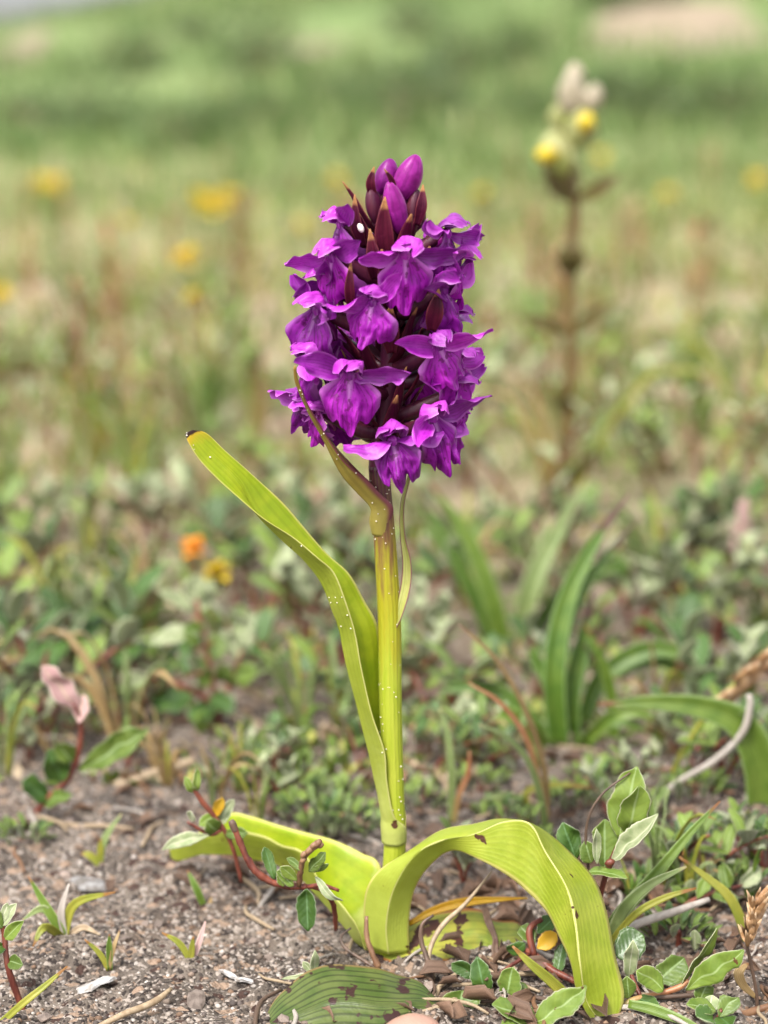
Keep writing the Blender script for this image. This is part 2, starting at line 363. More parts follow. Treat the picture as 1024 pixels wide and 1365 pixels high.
M['paletwig'] = stem_mat('pale_twig', (.29, .25, .215), (.40, .355, .31), nscale=400)
M['darktwig'] = stem_mat('dark_twig', (.055, .035, .025), (.13, .08, .055), nscale=400)
M['seedhead'] = leaf_mat('seed_scale', (.30, .15, .065), (.42, .25, .12), veins=3, tip=(.5, .34, .2), tipv=.7, transl=.15, rnd=.2)
M['litter'] = leaf_mat('dead_leaf', (.075, .040, .025), (.19, .115, .072), veins=5, spot=(.08, .03, .02), spot_t=.6, spot_s=300, transl=.1, rnd=.35, rough=.6)
M['rattle_stem'] = stem_mat('rattle_stem', (.10, .060, .020), (.145, .095, .030), nscale=200)
M['rattle_leaf'] = leaf_mat('rattle_leaf', (.09, .065, .02), (.125, .105, .03), transl=.2, rnd=.1)
M['calyx'] = leaf_mat('rattle_calyx', (.30, .33, .08), (.42, .40, .20), transl=.3, rnd=.15, veins=6)
M['calyx_dry'] = leaf_mat('rattle_calyx_dry', (.42, .36, .24), (.50, .43, .32), transl=.3, rnd=.1, veins=6)
M['ypetal'] = leaf_mat('yellow_petal', (.66, .48, .02), (.72, .56, .04), transl=.25, rnd=.06)
M['opetal'] = leaf_mat('orange_petal', (.75, .30, .03), (.80, .40, .05), transl=.25, rnd=.06)
M['cover'] = vcol_mat('ground_cover')
M['wpetal'] = leaf_mat('white_petal', (.78, .78, .72), (.84, .84, .80), transl=.2, rnd=.03)

BLOW = []
for px_, py_, wx_, ry_ in ((900, 42, 105, 1.6), (840, 55, 60, .9), (18, 75, 34, 1.3), (420, 62, 40, .4)):
    h_ = H(px_, py_); BLOW.append((h_[0], h_[1], wx_*mpp(h_[1]), ry_))
def ground_mat():
    s = NT('sandy_ground'); tc = s.n('TexCoord'); ob = tc.outputs['Object']; sep = s.n('SeparateXYZ'); s.l(ob, sep.inputs[0])
    vo = s.n('TexVoronoi'); s.l(ob, vo.inputs['Vector']); vo.inputs['Scale'].default_value = 1100
    cs = s.n('SeparateColor'); s.l(vo.outputs['Color'], cs.inputs[0])
    vo2 = s.n('TexVoronoi'); s.l(ob, vo2.inputs['Vector']); vo2.inputs['Scale'].default_value = 420
    cs2 = s.n('SeparateColor'); s.l(vo2.outputs['Color'], cs2.inputs[0])
    base = s.mix(s.ramp(s.noise(ob, 45, 5, .6), .36, .66), (.060, .047, .038), (.165, .135, .110))
    base = s.mix(s.ramp(s.noise(ob, 18, 4), .5, .7), base, (.11, .078, .058))
    g = s.mix(s.ramp(cs.outputs[0], .72, .8), base, (.29, .245, .21)); g = s.mix(s.ramp(cs.outputs[1], .76, .84), g, (.030, .023, .020))
    g = s.mix(s.ramp(cs2.outputs[0], .86, .92), g, (.25, .175, .125)); g = s.mix(s.ramp(cs2.outputs[1], .9, .95), g, (.05, .028, .022))
    # farther off: pale litter, then the meadow and the green dune
    mid = s.mix(s.ramp(s.noise(ob, 7, 5, .65), .36, .64), (.34, .25, .18), (.20, .19, .085))
    g = s.mix(s.ramp(sep.outputs[1], .10, .75), g, mid)
    mead = s.mix(s.ramp(s.noise(ob, 2.2, 5, .6), .35, .65), (.17, .20, .065), (.27, .235, .115))
    g = s.mix(s.ramp(sep.outputs[1], 1.4, 3.2), g, mead)
    dune = s.mix(s.ramp(s.noise(ob, .9, 4, .6), .4, .62), (.11, .165, .052), (.165, .215, .078))
    dune = s.mix(s.ramp(s.noise(ob, .55, 3, .5), .68, .76), dune, (.22, .20, .12))
    for (cx, cy, rx, ry) in BLOW:       # bare sand blow-outs
        d = s.math('ADD', s.math('POWER', s.math('DIVIDE', s.math('SUBTRACT', sep.outputs[0], cx), rx), 2.0), s.math('POWER', s.math('DIVIDE', s.math('SUBTRACT', sep.outputs[1], cy), ry), 2.0))
        d = s.math('ADD', d, s.math('MULTIPLY_ADD', s.noise(ob, 1.5, 3), .8, -.4))
        dune = s.mix(s.math('SUBTRACT', 1.0, s.ramp(d, .7, 1.2)), dune, (.26, .205, .145))
    g = s.mix(s.ramp(s.math('ADD', sep.outputs[1], s.math('MULTIPLY_ADD', s.noise(ob, 1.2, 3), 4.0, -2.0)), 2.5, 7.5), g, dune)
    h = s.math('ADD', s.math('MULTIPLY', vo.outputs['Distance'], -1.0), s.noise(ob, 500, 4))
    return s.finish(g, .85, 0, .2, h, .7, .0009)
M['ground'] = ground_mat()
def stone_mat():
    s = NT('grit'); a = s.n('VertexColor', layer_name='Col'); tc = s.n('TexCoord')
    c = s.mix(s.ramp(s.noise(tc.outputs['Object'], 900, 3), .3, .7), (.75, .75, .75), (1.2, 1.2, 1.2)); c = s.mix(1.0, a.outputs[0], c, 'MULTIPLY')
    return s.finish(c, .7, 0, .3, s.noise(tc.outputs['Object'], 1500, 3), .4, .0003)
M['grit'] = stone_mat()
def rock_mat(name, a, b):
    s = NT(name); tc = s.n('TexCoord'); oi = s.n('ObjectInfo')
    c = s.mix(s.ramp(s.noise(tc.outputs['Object'], 420, 4), .35, .65), a, b)
    hs = s.n('HueSaturation'); s.l(c, hs.inputs['Color']); s.l(s.math('MULTIPLY_ADD', oi.outputs['Random'], .9, .55), hs.inputs['Value'])
    return s.finish(hs.outputs[0], .7, 0, .3, s.noise(tc.outputs['Object'], 1200, 3), .4, .0003)
M['pebble'] = rock_mat('pebble', (.13, .098, .080), (.24, .19, .16))
M['shell'] = rock_mat('shell', (.20, .175, .155), (.44, .43, .42))
M['pinkstone'] = stem_mat('pink_stone', (.33, .185, .14), (.37, .22, .17), nscale=60, streak=False)

# ------------------------------------------------------------------ ground: one sheet from the sand at our feet to the dune ridge
def axis_pts(a, b, step, lo, hi, grow=1.16):
    p = list(np.arange(a, b, step)); d = step
    x = p[-1]
    while x < hi: d = min(d*grow, 4.0); x += d; p.append(x)
    x = p[0]; d = step; q = []
    while x > lo: d = min(d*grow, 4.0); x -= d; q.append(x)
    return np.array(q[::-1]+p)
gx = axis_pts(-.20, .24, .00125, -70, 70, 1.10); gy = axis_pts(-.14, .22, .00125, -40, 90, 1.05)
X, Y = np.meshgrid(gx, gy); Z = terrain(X, Y)
nearm = (1-sstep(.25, .6, np.abs(X)))*(1-sstep(.25, .6, np.abs(Y)))
Z = Z+((vnoise(X*130, Y*130, 11)-.5)*.0034+(vnoise(X*310, Y*310, 12)-.5)*.0014+(vnoise(X*640, Y*640, 13)-.5)*.0008)*nearm
idx = np.arange(X.size).reshape(X.shape)
Fq = np.stack([idx[:-1, :-1], idx[:-1, 1:], idx[1:, 1:], idx[1:, :-1]], -1).reshape(-1, 4)
gr = fastmesh('ground', np.stack([X, Y, Z], -1).reshape(-1, 3), Fq, M['ground'], smooth=True); tag(gr, kind='structure')

# grit: tens of thousands of grains
def rock_unit(seed, sub=0):
    r = np.random.default_rng(seed)
    V = np.array([[0, 0, 1], [.9, 0, .3], [.28, .85, .3], [-.72, .53, .3], [-.72, -.53, .3], [.28, -.85, .3], [.72, .53, -.3], [-.28, .85, -.3], [-.9, 0, -.3], [-.28, -.85, -.3], [.72, -.53, -.3], [0, 0, -1]], float)
    F = [[0, 1, 2], [0, 2, 3], [0, 3, 4], [0, 4, 5], [0, 5, 1], [1, 6, 2], [2, 7, 3], [3, 8, 4], [4, 9, 5], [5, 10, 1], [6, 7, 2], [7, 8, 3], [8, 9, 4], [9, 10, 5], [10, 6, 1], [11, 7, 6], [11, 8, 7], [11, 9, 8], [11, 10, 9], [11, 6, 10]]
    V = V*(1+.35*(r.random((12, 1))-.5))
    return V, np.array(F)
def scatter_grit(n):
    VV = []; FF = []; CC = []
    px = rng.uniform(-120, 1150, n); py = 1400-(1400-760)*rng.random(n)**1.35
    us = [rock_unit(k) for k in range(6)]
    pal = np.array([(.26, .218, .185), (.15, .113, .088), (.058, .045, .039), (.17, .105, .068), (.36, .32, .285), (.10, .079, .069), (.21, .152, .116)])
    for i in range(n):
        p = G0(px[i], py[i]); s = .00028+.0009*rng.random()**4
        V, F = us[i % 6]; q = V*(s*np.array([1, .8+.3*rng.random(), .7]))
        a = rng.random()*6.28; c_, s_ = math.cos(a), math.sin(a)
        q = np.stack([q[:, 0]*c_-q[:, 1]*s_, q[:, 0]*s_+q[:, 1]*c_, q[:, 2]], 1)
        VV.append(q+p); FF.append(F+12*i); CC.append(np.repeat((pal[rng.integers(len(pal))]*(.7+.6*rng.random()))[None], 12, 0))
    return np.concatenate(VV), np.concatenate(FF), np.concatenate(CC)
def G0(px, py):
    d = ray(px, py); t = -CAM[2]/d[2]; p = CAM+d*t
    x, y = p[0], p[1]
    z = float(terrain(x, y)+(vnoise(x*130, y*130, 11)-.5)*.0034+(vnoise(x*310, y*310, 12)-.5)*.0014)
    return np.array([x, y, z])
V, F, Cc = scatter_grit(16000)
tag(fastmesh('grit', V, F, M['grit'], Cc), 'fine sand grains and grit covering the bare ground', 'grit', kind='stuff')

# ------------------------------------------------------------------ the orchid
def q(px, py, mm): return P(px, py, mm/1000.0)
base = q(516, 1264, 0); base = gz(base)
orchid = thing('orchid', 'tall purple flowering orchid with lime green leaves rooted in the sand', 'orchid', base)
PX = mpp(0)
stem_c = [(516, 1272, 0), (521, 1205, 0), (526, 1140, 0), (526, 1100, 0), (524, 1050, 0), (521, 960, 0), (520, 890, 0), (519, 820, 0), (513, 720, 0), (508, 660, 0), (505, 620, 0)]
tube('stem', [q(*c) for c in stem_c], np.array([18, 16, 15.5, 15.5, 15.2, 15.6, 16, 15.8, 15, 14.5, 14])*PX, M['stem'], orchid, seg=20, n=70)
AX = [(505, 628, 0), (507, 600, 0), (516, 540, 0), (520, 480, 0), (521, 420, 0), (524, 350, 0), (527, 290, 0), (530, 248, 0)]
tube('flower_axis', [q(*c) for c in AX], np.array([14, 14, 14, 13, 12, 11, 9, 6])*PX, M['rachis'], orchid, seg=14, n=50)
axp = cr([q(*c) for c in AX], 60)
def axis_at(z):
    i = np.argmin(abs(axp[:, 2]-z)); return axp[i]

def wrap(cx, cy, rpx, a0, a1, n=7):
    c = q(cx, cy, 0); r = rpx*PX
    return [c+np.array([-math.sin(R(a))*r, -math.cos(R(a))*r, 0]) for a in np.linspace(a0, a1, n)]
def vrow(a, b, c, bulge=.0):
    a, b, c = q(*a), q(*b), q(*c)
    return [a, a+(b-a)*.4, a+(b-a)*.88, b, b+(c-b)*.12, b+(c-b)*.6, c]
def leaf_obj(name, rows, mats, parent, nu=15, nv=60, th=.0005, wave=0, wfreq=3, seed=0, label=None):
    V, F, uv, mi = grid(loft(rows, nu, nv, wave, wfreq, seed), th)
    o = mk(name, V, F, mats, parent, uv, mi)
    if label: o['label'] = label
    return o
A = [wrap(526, 1122, 17.5, -75, 285), wrap(525, 1100, 18, -65, 285), wrap(524, 1081, 17.5, -5, 250),
     vrow((517, 1043, -3.8), (501, 1047, -.5), (524, 1040, 4)), vrow((513, 1001, -4.4), (493, 1010, -1), (519, 1000, 4)),
     vrow((496, 952, -4.8), (478, 948, -1.5), (514, 950, 3.8)), vrow((484, 900, -5), (466, 902, -2), (510, 895, 3.4)),
     vrow((474, 850, -5.5), (453, 845, -2.5), (504, 838, 2.5)), vrow((463, 806, -6), (440, 805, -3), (487, 802, 2)),
     vrow((449, 771, -6.5), (428, 775, -3.5), (465, 765, 1.5)), vrow((431, 748, -7), (404, 745, -4), (437, 739, 1)),
     vrow((394, 719, -7.5), (374, 718, -4.5), (412, 710, 0)), vrow((350, 689, -8), (338, 680, -5), (378, 671, -1)),
     vrow((302, 650, -8), (318, 641, -5.2), (341, 637, -2)), vrow((268, 615, -8), (283, 606, -5.6), (302, 602, -3)),
     vrow((252, 591, -8), (262, 585, -6), (276, 578, -4)), vrow((247, 579, -7), (250, 576, -6.5), (257, 573, -5.5))]
leaf_obj('stem_leaf', A, [M['leaf_tip'], M['leaf_under']], orchid, nu=23, nv=100, wave=.0005, wfreq=8, seed=3, th=.0003, label='upright folded lime leaf with a scorched orange and black tip')
E = [vrow((546, 1270, -4), (518, 1272, -6), (489, 1264, -3)), vrow((545, 1228, -4), (515, 1232, -7), (485, 1206, -4)),
     vrow((552, 1186, -5), (525, 1185, -9), (496, 1171, -6)), vrow((574, 1150, -8), (553, 1140, -11), (530, 1142, -7)),
     vrow((601, 1133, -11), (590, 1120, -13), (578, 1113, -7)), vrow((636, 1143, -16), (632, 1112, -15), (628, 1098, -8)),
     vrow((673, 1165, -22), (672, 1096, -17), (668, 1090, -8)), vrow((704, 1188, -26), (706, 1098, -22), (708, 1096, -9)),
     vrow((729, 1218, -29), (727, 1135, -26), (752, 1129, -13)), vrow((750, 1256, -33), (755, 1182, -32), (789, 1167, -19)),
     vrow((763, 1290, -37), (767, 1230, -36.5), (808, 1215, -26)), vrow((770, 1325, -40), (773, 1283, -41), (821, 1278, -33)),
     vrow((783, 1352, -42), (782, 1335, -41), (832, 1328, -38)), vrow((803, 1372, -42.5), (808, 1370, -42.5), (820, 1366, -41))]
leaf_obj('basal_leaf', E, [M['leaf_arch'], M['leaf_arch']], orchid, nu=23, nv=100, wave=.0009, wfreq=7, seed=5, th=.0003, label='broad lime leaf arching over and drooping to the ground')
D = [vrow((486, 1266, -2), (500, 1268, 2), (515, 1250, 4)), vrow((476, 1236, -2), (478, 1258, 2), (508, 1158, 7)),
     vrow((456, 1206, 2), (458, 1234, 4), (481, 1137, 11)), vrow((428, 1175, 8), (425, 1196, 12), (446, 1121, 15)),
     vrow((402, 1138, 12), (402, 1172, 19), (410, 1111, 21)), vrow((365, 1123, 17), (368, 1152, 24), (372, 1100, 27)),
     vrow((325, 1110, 24), (330, 1143, 29), (338, 1089, 33)), vrow((300, 1108, 30), (300, 1139, 35), (305, 1084, 38)),
     vrow((268, 1116, 38), (268, 1139, 41), (270, 1107, 44)), vrow((240, 1124, 44), (240, 1147, 46), (245, 1122, 48)),
     vrow((226, 1133, 48), (228, 1143, 48), (232, 1134, 50))]
leaf_obj('basal_leaf', D, [M['leaf_tip'], M['leaf_under']], orchid, nu=19, nv=80, wave=.0009, wfreq=7, seed=8, th=.0003, label='channelled lime leaf stretched low with a yellow tip')
Fr = [vrow((500, 1274, -2), (503, 1263, 3), (510, 1250, 5)), vrow((535, 1288, -8), (540, 1260, -1), (545, 1226, 6)), vrow((590, 1283, -8), (590, 1252, -1), (592, 1213, 7)),
      vrow((640, 1277, -6), (640, 1247, 0), (640, 1212, 8)), vrow((660, 1282, -7), (658, 1254, -1), (652, 1222, 7)), vrow((682, 1279, -6), (685, 1253, 0), (687, 1229, 8)),
      vrow((699, 1270, -4), (704, 1252, 1), (702, 1240, 6))]
wl = leaf_obj('basal_leaf', Fr, [M['leaf_wither'], M['leaf_wither']], orchid, nu=15, nv=50, wave=.0012, wfreq=5, seed=12, label='low withering leaf with brown torn margins')
blade('dead_fold', [q(646, 1208, 5), q(651, 1228, -1.5), q(660, 1250, -4), q(660, 1268, -7), q(664, 1283, -9)], np.array([4, 5, 3.5, 5, 3])*PX, [M['litter']]*2, wl, th=.0006, fold=.6)
blade('dead_margin', [q(545, 1232, 2), q(575, 1215, 3), q(615, 1203, 4), q(660, 1199, 5), q(703, 1197, 6)], np.array([3, 6, 7, 4, 1])*PX, [M['w_yellow']]*2, wl, th=.0005, fold=.7)
B = [wrap(510, 712, 13.5, -60, 170), wrap(508, 694, 15.4, -60, 170), vrow((524, 676, -3), (494, 676, -2.2), (513, 666, 2.5)), vrow((506, 657, -3.6), (476, 656, -2.8), (501, 650, 1.5)), vrow((488, 638, -4.5), (454, 630, -4.5), (478, 628, .5)),
     vrow((463, 620, -6), (432, 587, -7), (450, 598, -3)), vrow((437, 583, -8), (413, 553, -9), (427, 566, -6)), vrow((414, 546, -11), (402, 529, -11.5), (410, 538, -9)),
     vrow((400, 514, -14), (394, 508, -14), (399, 511, -13)), vrow((394, 488, -16), (392, 489, -16), (394, 487, -15.5))]
leaf_obj('bract_leaf', B, [M['bract_leaf'], M['bract_leaf']], orchid, nu=11, nv=50, th=.0004, label='narrow olive brown bract leaf curving up beside the flowers')
o_ = blade('bract_leaf', [q(524, 842, -1.5), q(534, 815, -1.6), q(543, 780, 0), (q(544, 748, 1)), q(538, 715, 2), q(537, 675, 3), q(545, 640, 5), q(556, 608, 6)], np.array([6, 13, 15, 13, 8, 6, 5, 1])/2*PX, [M['sheath']]*2, orchid, th=.0004, fold=.7, nu=7, nv=40, facing=(-.5, -1, .1))
o_['label'] = 'slim pale bract leaf clasping the upper stem'

# flowers
def rot(yaw, pitch, roll):
    return np.array(Matrix.Rotation(R(yaw), 3, 'Z') @ Matrix.Rotation(R(pitch), 3, 'X') @ Matrix.Rotation(R(roll), 3, 'Y'))
def petal_grid(b, d, nrm, L, Wd, bend, cup, nu=7, nv=12, pw=.8, tw=0, sd=0, wave=.25):
    d = unit(d); nrm = unit(np.asarray(nrm, float)-d*np.dot(nrm, d)); side = np.cross(d, nrm)
    t = np.linspace(0, 1, nv); u = np.linspace(-1, 1, nu)
    wd = Wd*np.clip(np.sin(np.pi*np.clip(t, .04, .985)**pw), 0, 1)**.6
    sp = np.asarray(b)+d*(L*t)[:, None]+nrm*(bend*t**2)[:, None]
    V = np.zeros((nv, nu, 3))
    for i in range(nv):
        a = tw*t[i]; s_ = side*math.cos(a)+nrm*math.sin(a); n_ = nrm*math.cos(a)-side*math.sin(a)
        V[i] = sp[i]+s_*(wd[i]*u)[:, None]+n_*(cup*wd[i]/max(Wd, .1)*u**2+wave*(vnoise(t[i]*5.5+sd*3.1+u*1.5, u*1.3+sd*1.7, sd)-.5)*2*np.abs(u))[:, None]
    return V
def multi(grids):
    VV, FF, UU = [], [], []; k = 0
    for g in grids:
        V, F, uv, _ = grid(g); VV.append(V); FF += (F+k).tolist(); UU.append(uv); k += len(V)
    return np.concatenate(VV), FF, np.concatenate(UU)
fno = [0]
def flower(px, py, dep, yaw, pitch=0, roll=0, sc=1.0, lipw=None, bract=True, sep=(None, None)):
    fno[0] += 1; sd = fno[0]; rg = np.random.default_rng(100+sd)
    if lipw is None: lipw = rg.uniform(.70, .98)
    pitch += rg.uniform(-9, 7); roll += rg.uniform(-9, 9); sc *= rg.uniform(.86, 1.04)
    O = q(px, py, dep); Rm = rot(yaw, pitch, roll); k = sc*.001
    T = lambda V: O+(np.asarray(V).reshape(-1, 3)@Rm.T)*k
    r = lambda a: float(rg.uniform(-a, a))
    # hood: an inflated helmet of the upper petals, with the dorsal sepal's point over it
    hv = np.linspace(0, 1, 14)[:, None]; ha = np.linspace(-1, 1, 15)[None, :]
    hw = (3.9+r(.5))*np.sin(np.pi*(.13+.83*hv))**.7; an = ha*(1.55+r(.25))
    hx = hw*np.sin(an)+r(.8)*hv; hy = 2.6-(8.2+r(.9))*hv+.5*np.cos(an)-(1-np.cos(an))*.4; hz = .2+(4.6+r(.6))*np.sin(np.pi*(.10+.72*hv))-hw*.72*(1-np.cos(an))
    cr_ = (vnoise(hv*5+sd*3, ha*3.3+sd, sd+50)-.5)*2.0
    hg = np.stack([hx+cr_*.5, hy+0*ha+cr_*.3, hz+cr_], -1)
    hood = [hg, petal_grid((r(.4), 1.8, 2.6), (r(.3), -.9, .38+r(.25)), (0, -.35, -.9), 6.8+r(.8), 2.0, 2.4+r(.8), .9, sd=sd, wave=.4)]
    V, F, uv = multi(hood)
    fl = mk('flower', T(V), F, M['hood'], orchid, uv)
    # lip
    nu, nv = 37, 24; u = np.linspace(-1, 1, nu)[None, :]; v = np.linspace(0, 1, nv)[:, None]; au = np.abs(u)
    Wl = (7.9+r(.9))*lipw; L = 12.4+r(1.4)
    tt = np.clip(v*1.55, 0, 1); sh = .24+.76*tt*tt*(3-2*tt)
    asym = 1+u*r(.10)
    x = Wl*u*sh*asym*(1-.10*v**3)
    Lf = L*(1-.40*au**2.8-(.18+r(.08))*np.exp(-((au-.36)/.10)**2)+.07*np.exp(-(u/.18)**2)+.07*(vnoise(u*6+sd*5, u*0+sd, sd)-.5)*2)
    z = -.3-Lf*v+1.2*au*(1-v)
    y = -2.0*np.sin(np.pi*v*.62)+(4.6+r(3.0))*au**1.5*v**1.1*(1+.5*np.sign(u)*r(1))+.9*np.cos(u*9.5+r(2))*v**2*.7+(vnoise(u*3.2+sd, v*3+sd*2, sd+7)-.5)*3.6*v+(vnoise(u*7+sd, v*6+sd*2, sd+9)-.5)*1.9*v+np.sin(u*23+sd)*.35*v**3*au+r(1.6)*u*v
    y = y + (r(1.3)+.3)*np.clip(v-.65, 0, 1)**2*8
    lip = np.stack([x+0*v, y, z], -1)
    V, F, uv, _ = grid(lip); mk('lip', T(V), F, M['lip'], fl, uv)
    for i, s in enumerate((-1, 1)):
        dr = sep[i] or (s*(.85+r(.15)), -.15+r(.45), .28+r(.55))
        V, F, uv, _ = grid(petal_grid((s*.8, .6, .2), dr, (0, -.9, -.35+r(.3)), 12.2+r(2.4), 2.8+r(.6), 1.5+r(4.2), 2.2+r(1.8), tw=r(1.9), sd=sd*3+s, wave=1.5, nv=20, nu=9, pw=.95))
        mk('sepal', T(V), F, M['sepal'], fl, uv)
    V, F, uv = blob_geo(np.array([0, .4, -.2]), np.array([[1.5, 0, 0], [0, 1.2, 0], [0, -.3, 1.7]]), 8, 5)
    mk('column', T(V), F, M['sepal'], fl, uv)
    V, F, uv = tube_geo([np.array(a, float) for a in ((0, .5, -1.2), (0, 3.0, -2.6), (0, 5.5, -5.2), (0, 6.6, -8.0))], [1.6, 1.4, 1.1, .5], 8, 10)
    mk('spur', T(V), F, M['bud'], fl, uv)
    ax = axis_at(O[2]-.006); a2 = O+Rm@np.array([0, 2.2, -.6])*k; mid = ax*.5+a2*.5+np.array([0, 0, -.0012])
    V, F, uv = tube_geo([ax, ax*.72+a2*.28+np.array([0, 0, -.0012]), mid, a2, O+Rm@np.array([0, .6, .4])*k], [.0015, .0020, .0021, .0015, .0012], 8, 16)
    mk('ovary', V, F, M['ovary'], fl, uv)
    if bract:
        out = unit((O-ax)*np.array([1, 1, 0])); tip = ax+out*(.010+.004*rg.random())+np.array([r(.003), r(.002), .013+.006*rg.random()])
        Vb = blade_grid([ax-np.array([0, 0, .001]), ax*.6+tip*.4+out*.0018-np.array([0, 0, .001]), ax*.25+tip*.75+out*.0008, tip], np.array([.0016, .0022, .0013, .0002]), facing=-out+np.array([0, 0, .2]), fold=.5, nu=5, nv=14)
        V, F, uv, mi = grid(Vb, .0003); mk('bract', V, F, [M['fbract']]*2, fl, uv, mi)
    return fl
flower(541, 340, -13, 4, 4, 3, .98, 1.0, sep=((-.98, -.1, .22), None))
flower(598, 312, -4, 58, 4, -6, 1.0)
flower(594, 386, -5, 52, 0, -8, 1.0)
flower(452, 300, -3, -64, 0, 8, .95)
flower(442, 344, -8, -42, 6, 10, 1.02)
flower(497, 404, -14, -18, 0, 14, .95)
flower(422, 414, -6, -50, 2, 8, 1.02)
flower(586, 462, -11, 26, 0, -14, 1.0)
flower(612, 482, -2, 58, 0, -6, .95)
flower(467, 500, -14, -6, 0, -2, 1.08, sep=(None, (.96, -.1, .12)))
flower(414, 476, -4, -56, 4, 14, 1.0)
flower(404, 532, 0, -60, 4, 26, .92)
flower(578, 558, -12, 24, 0, -6, 1.02)
flower(524, 588, -13, -4, -14, -4, 1.02, lipw=.85)
flower(606, 428, 3, 68, 0, 0, .92)
flower(602, 552, 1, 60, 0, -10, .92)
flower(455, 455, 6, -108, 0, 0, .95)
flower(580, 345, 6, 110, 0, 0, .95)
flower(478, 345, 10, 205, 0, 0, .95)
flower(560, 410, 10, 160, 0, 0, .95)
flower(495, 470, 11, 190, 0, 0, .95)
flower(550, 500, 11, 165, 0, 0, .95)
flower(452, 545, 6, -120, 0, 0, .9)
flower(530, 560, 10, 170, 0, 0, .9)
for f_ in ((430, 378, -4, -62, 0, -6, .9), (612, 350, -2, 68, 0, 6, .85), (612, 520, -2, 66, 0, 10, .85), (424, 548, -3, -60, 6, 16, .82)):
    flower(*f_)
# buds at the top: ovary + closed petals
def bud(px, py, dep, lx, ly, ldep, wpx, tone='bud', facing=(0, -1, .1)):
    b = q(px, py, dep); t = q(lx, ly, ldep); c = (b+t)/2; a2 = (t-b)/2; L = np.linalg.norm(a2); d = a2/L
    s = unit(np.cross(d, (0, -1, 0))); n = np.cross(s, d); rw = wpx*PX/2
    V, F, uv = blob_geo(c, np.array([s*rw, n*rw, a2]), 18, 13, .35)
    th = np.arctan2((V-c)@n, (V-c)@s); V = V+(np.cos(3*th)*.05*rw)[:, None]*unit(s)[None]*np.cos(th)[:, None]+(np.cos(3*th)*.05*rw)[:, None]*n[None]*np.sin(th)[:, None]
    o = mk('bud', V, F, M[tone], orchid, uv)
    ax = axis_at(b[2]-.003)
    V, F, uv = tube_geo([ax, ax*.5+b*.5, b+d*L*.25], [.0012, .0016, .0014], 8, 10); mk('ovary', V, F, M['ovary'], o, uv)
    return o
bud(531, 268, -2, 556, 206, -3, 36)
bud(509, 262, 1, 521, 211, 1, 32)
bud(534, 312, -5, 518, 242, -8, 30)
bud(503, 300, -3, 493, 248, -4, 22, 'ovary')
bud(545, 312, -2, 556, 252, -3, 24, 'ovary')
bud(520, 330, -4, 512, 268, -7, 26, 'ovary')
bud(548, 300, 3, 543, 244, 4, 26)
bud(562, 300, 1, 548, 262, 0, 22, 'ovary')
def bractpx(b, m, t, wpx, mats='fbract'):
    blade('bract', [q(*b), q(*m), q(*t)], np.array([.5, 1, .08])*wpx/2*PX, [M[mats]]*2, orchid, th=.0004, fold=.6, facing=(0, -1, .1))
bractpx((485, 330, -4), (475, 300, -6), (473, 259, -6), 15)
bractpx((500, 268, -3), (494, 245, -5), (499, 222, -5), 12)
bractpx((530, 262, -6), (522, 240, -8), (512, 225, -9), 7)
bractpx((556, 300, -4), (562, 275, -5), (564, 246, -4), 14)
bractpx((470, 420, -8), (466, 385, -11), (468, 348, -11), 13)
bractpx((575, 440, -8), (580, 415, -10), (585, 385, -10), 22)
bractpx((567, 362, -6), (570, 345, -7), (573, 328, -6), 18)
bractpx((522, 470, -5), (520, 440, -6), (521, 405, -7), 24)
bractpx((517, 350, -6), (512, 310, -8), (513, 262, -9), 24)
bractpx((500, 372, -6), (498, 345, -8), (493, 305, -8), 20)
V, F, uv = blob_geo(q(481, 304, -9), np.array([[.0007, 0, .0003], [0, .0007, 0], [-.0005, 0, .0011]]), 8, 5)
mk('pollen_mass', V, F, M['pollen'], orchid, uv)
# pale sand specks stuck to stem and leaves
def specks(name, pts, parent, mat, r0=.00013, r1=.00028):
    o6 = np.array([[1, 0, 0], [-1, 0, 0], [0, 1, 0], [0, -1, 0], [0, 0, 1], [0, 0, -1]], float)
    f8 = np.array([[0, 2, 4], [2, 1, 4], [1, 3, 4], [3, 0, 4], [2, 0, 5], [1, 2, 5], [3, 1, 5], [0, 3, 5]])
    VV = [o6*rng.uniform(r0, r1)+p for p in pts]; FF = [f8+6*i for i in range(len(pts))]
    o = mk(name, np.concatenate(VV), np.concatenate(FF), M[mat], parent); o['kind'] = 'stuff'
pts = []; sc_ = cr([q(*c) for c in stem_c], 200)
for i in range(60):
    a = rng.uniform(-1.5, 1.5); c = sc_[int(rng.uniform(62, 198))]; pts.append(c+np.array([math.sin(a), -math.cos(a), 0])*15.6*PX)
for rows, n in ((A[4:], 18), (B[1:-1], 12)):
    g_ = loft(rows, 15, 60)
    for i in range(n): pts.append(g_[rng.integers(60), rng.integers(1, 6)]+np.array([0, -.0004, 0]))
specks('sand_speck', pts, orchid, 'speck')

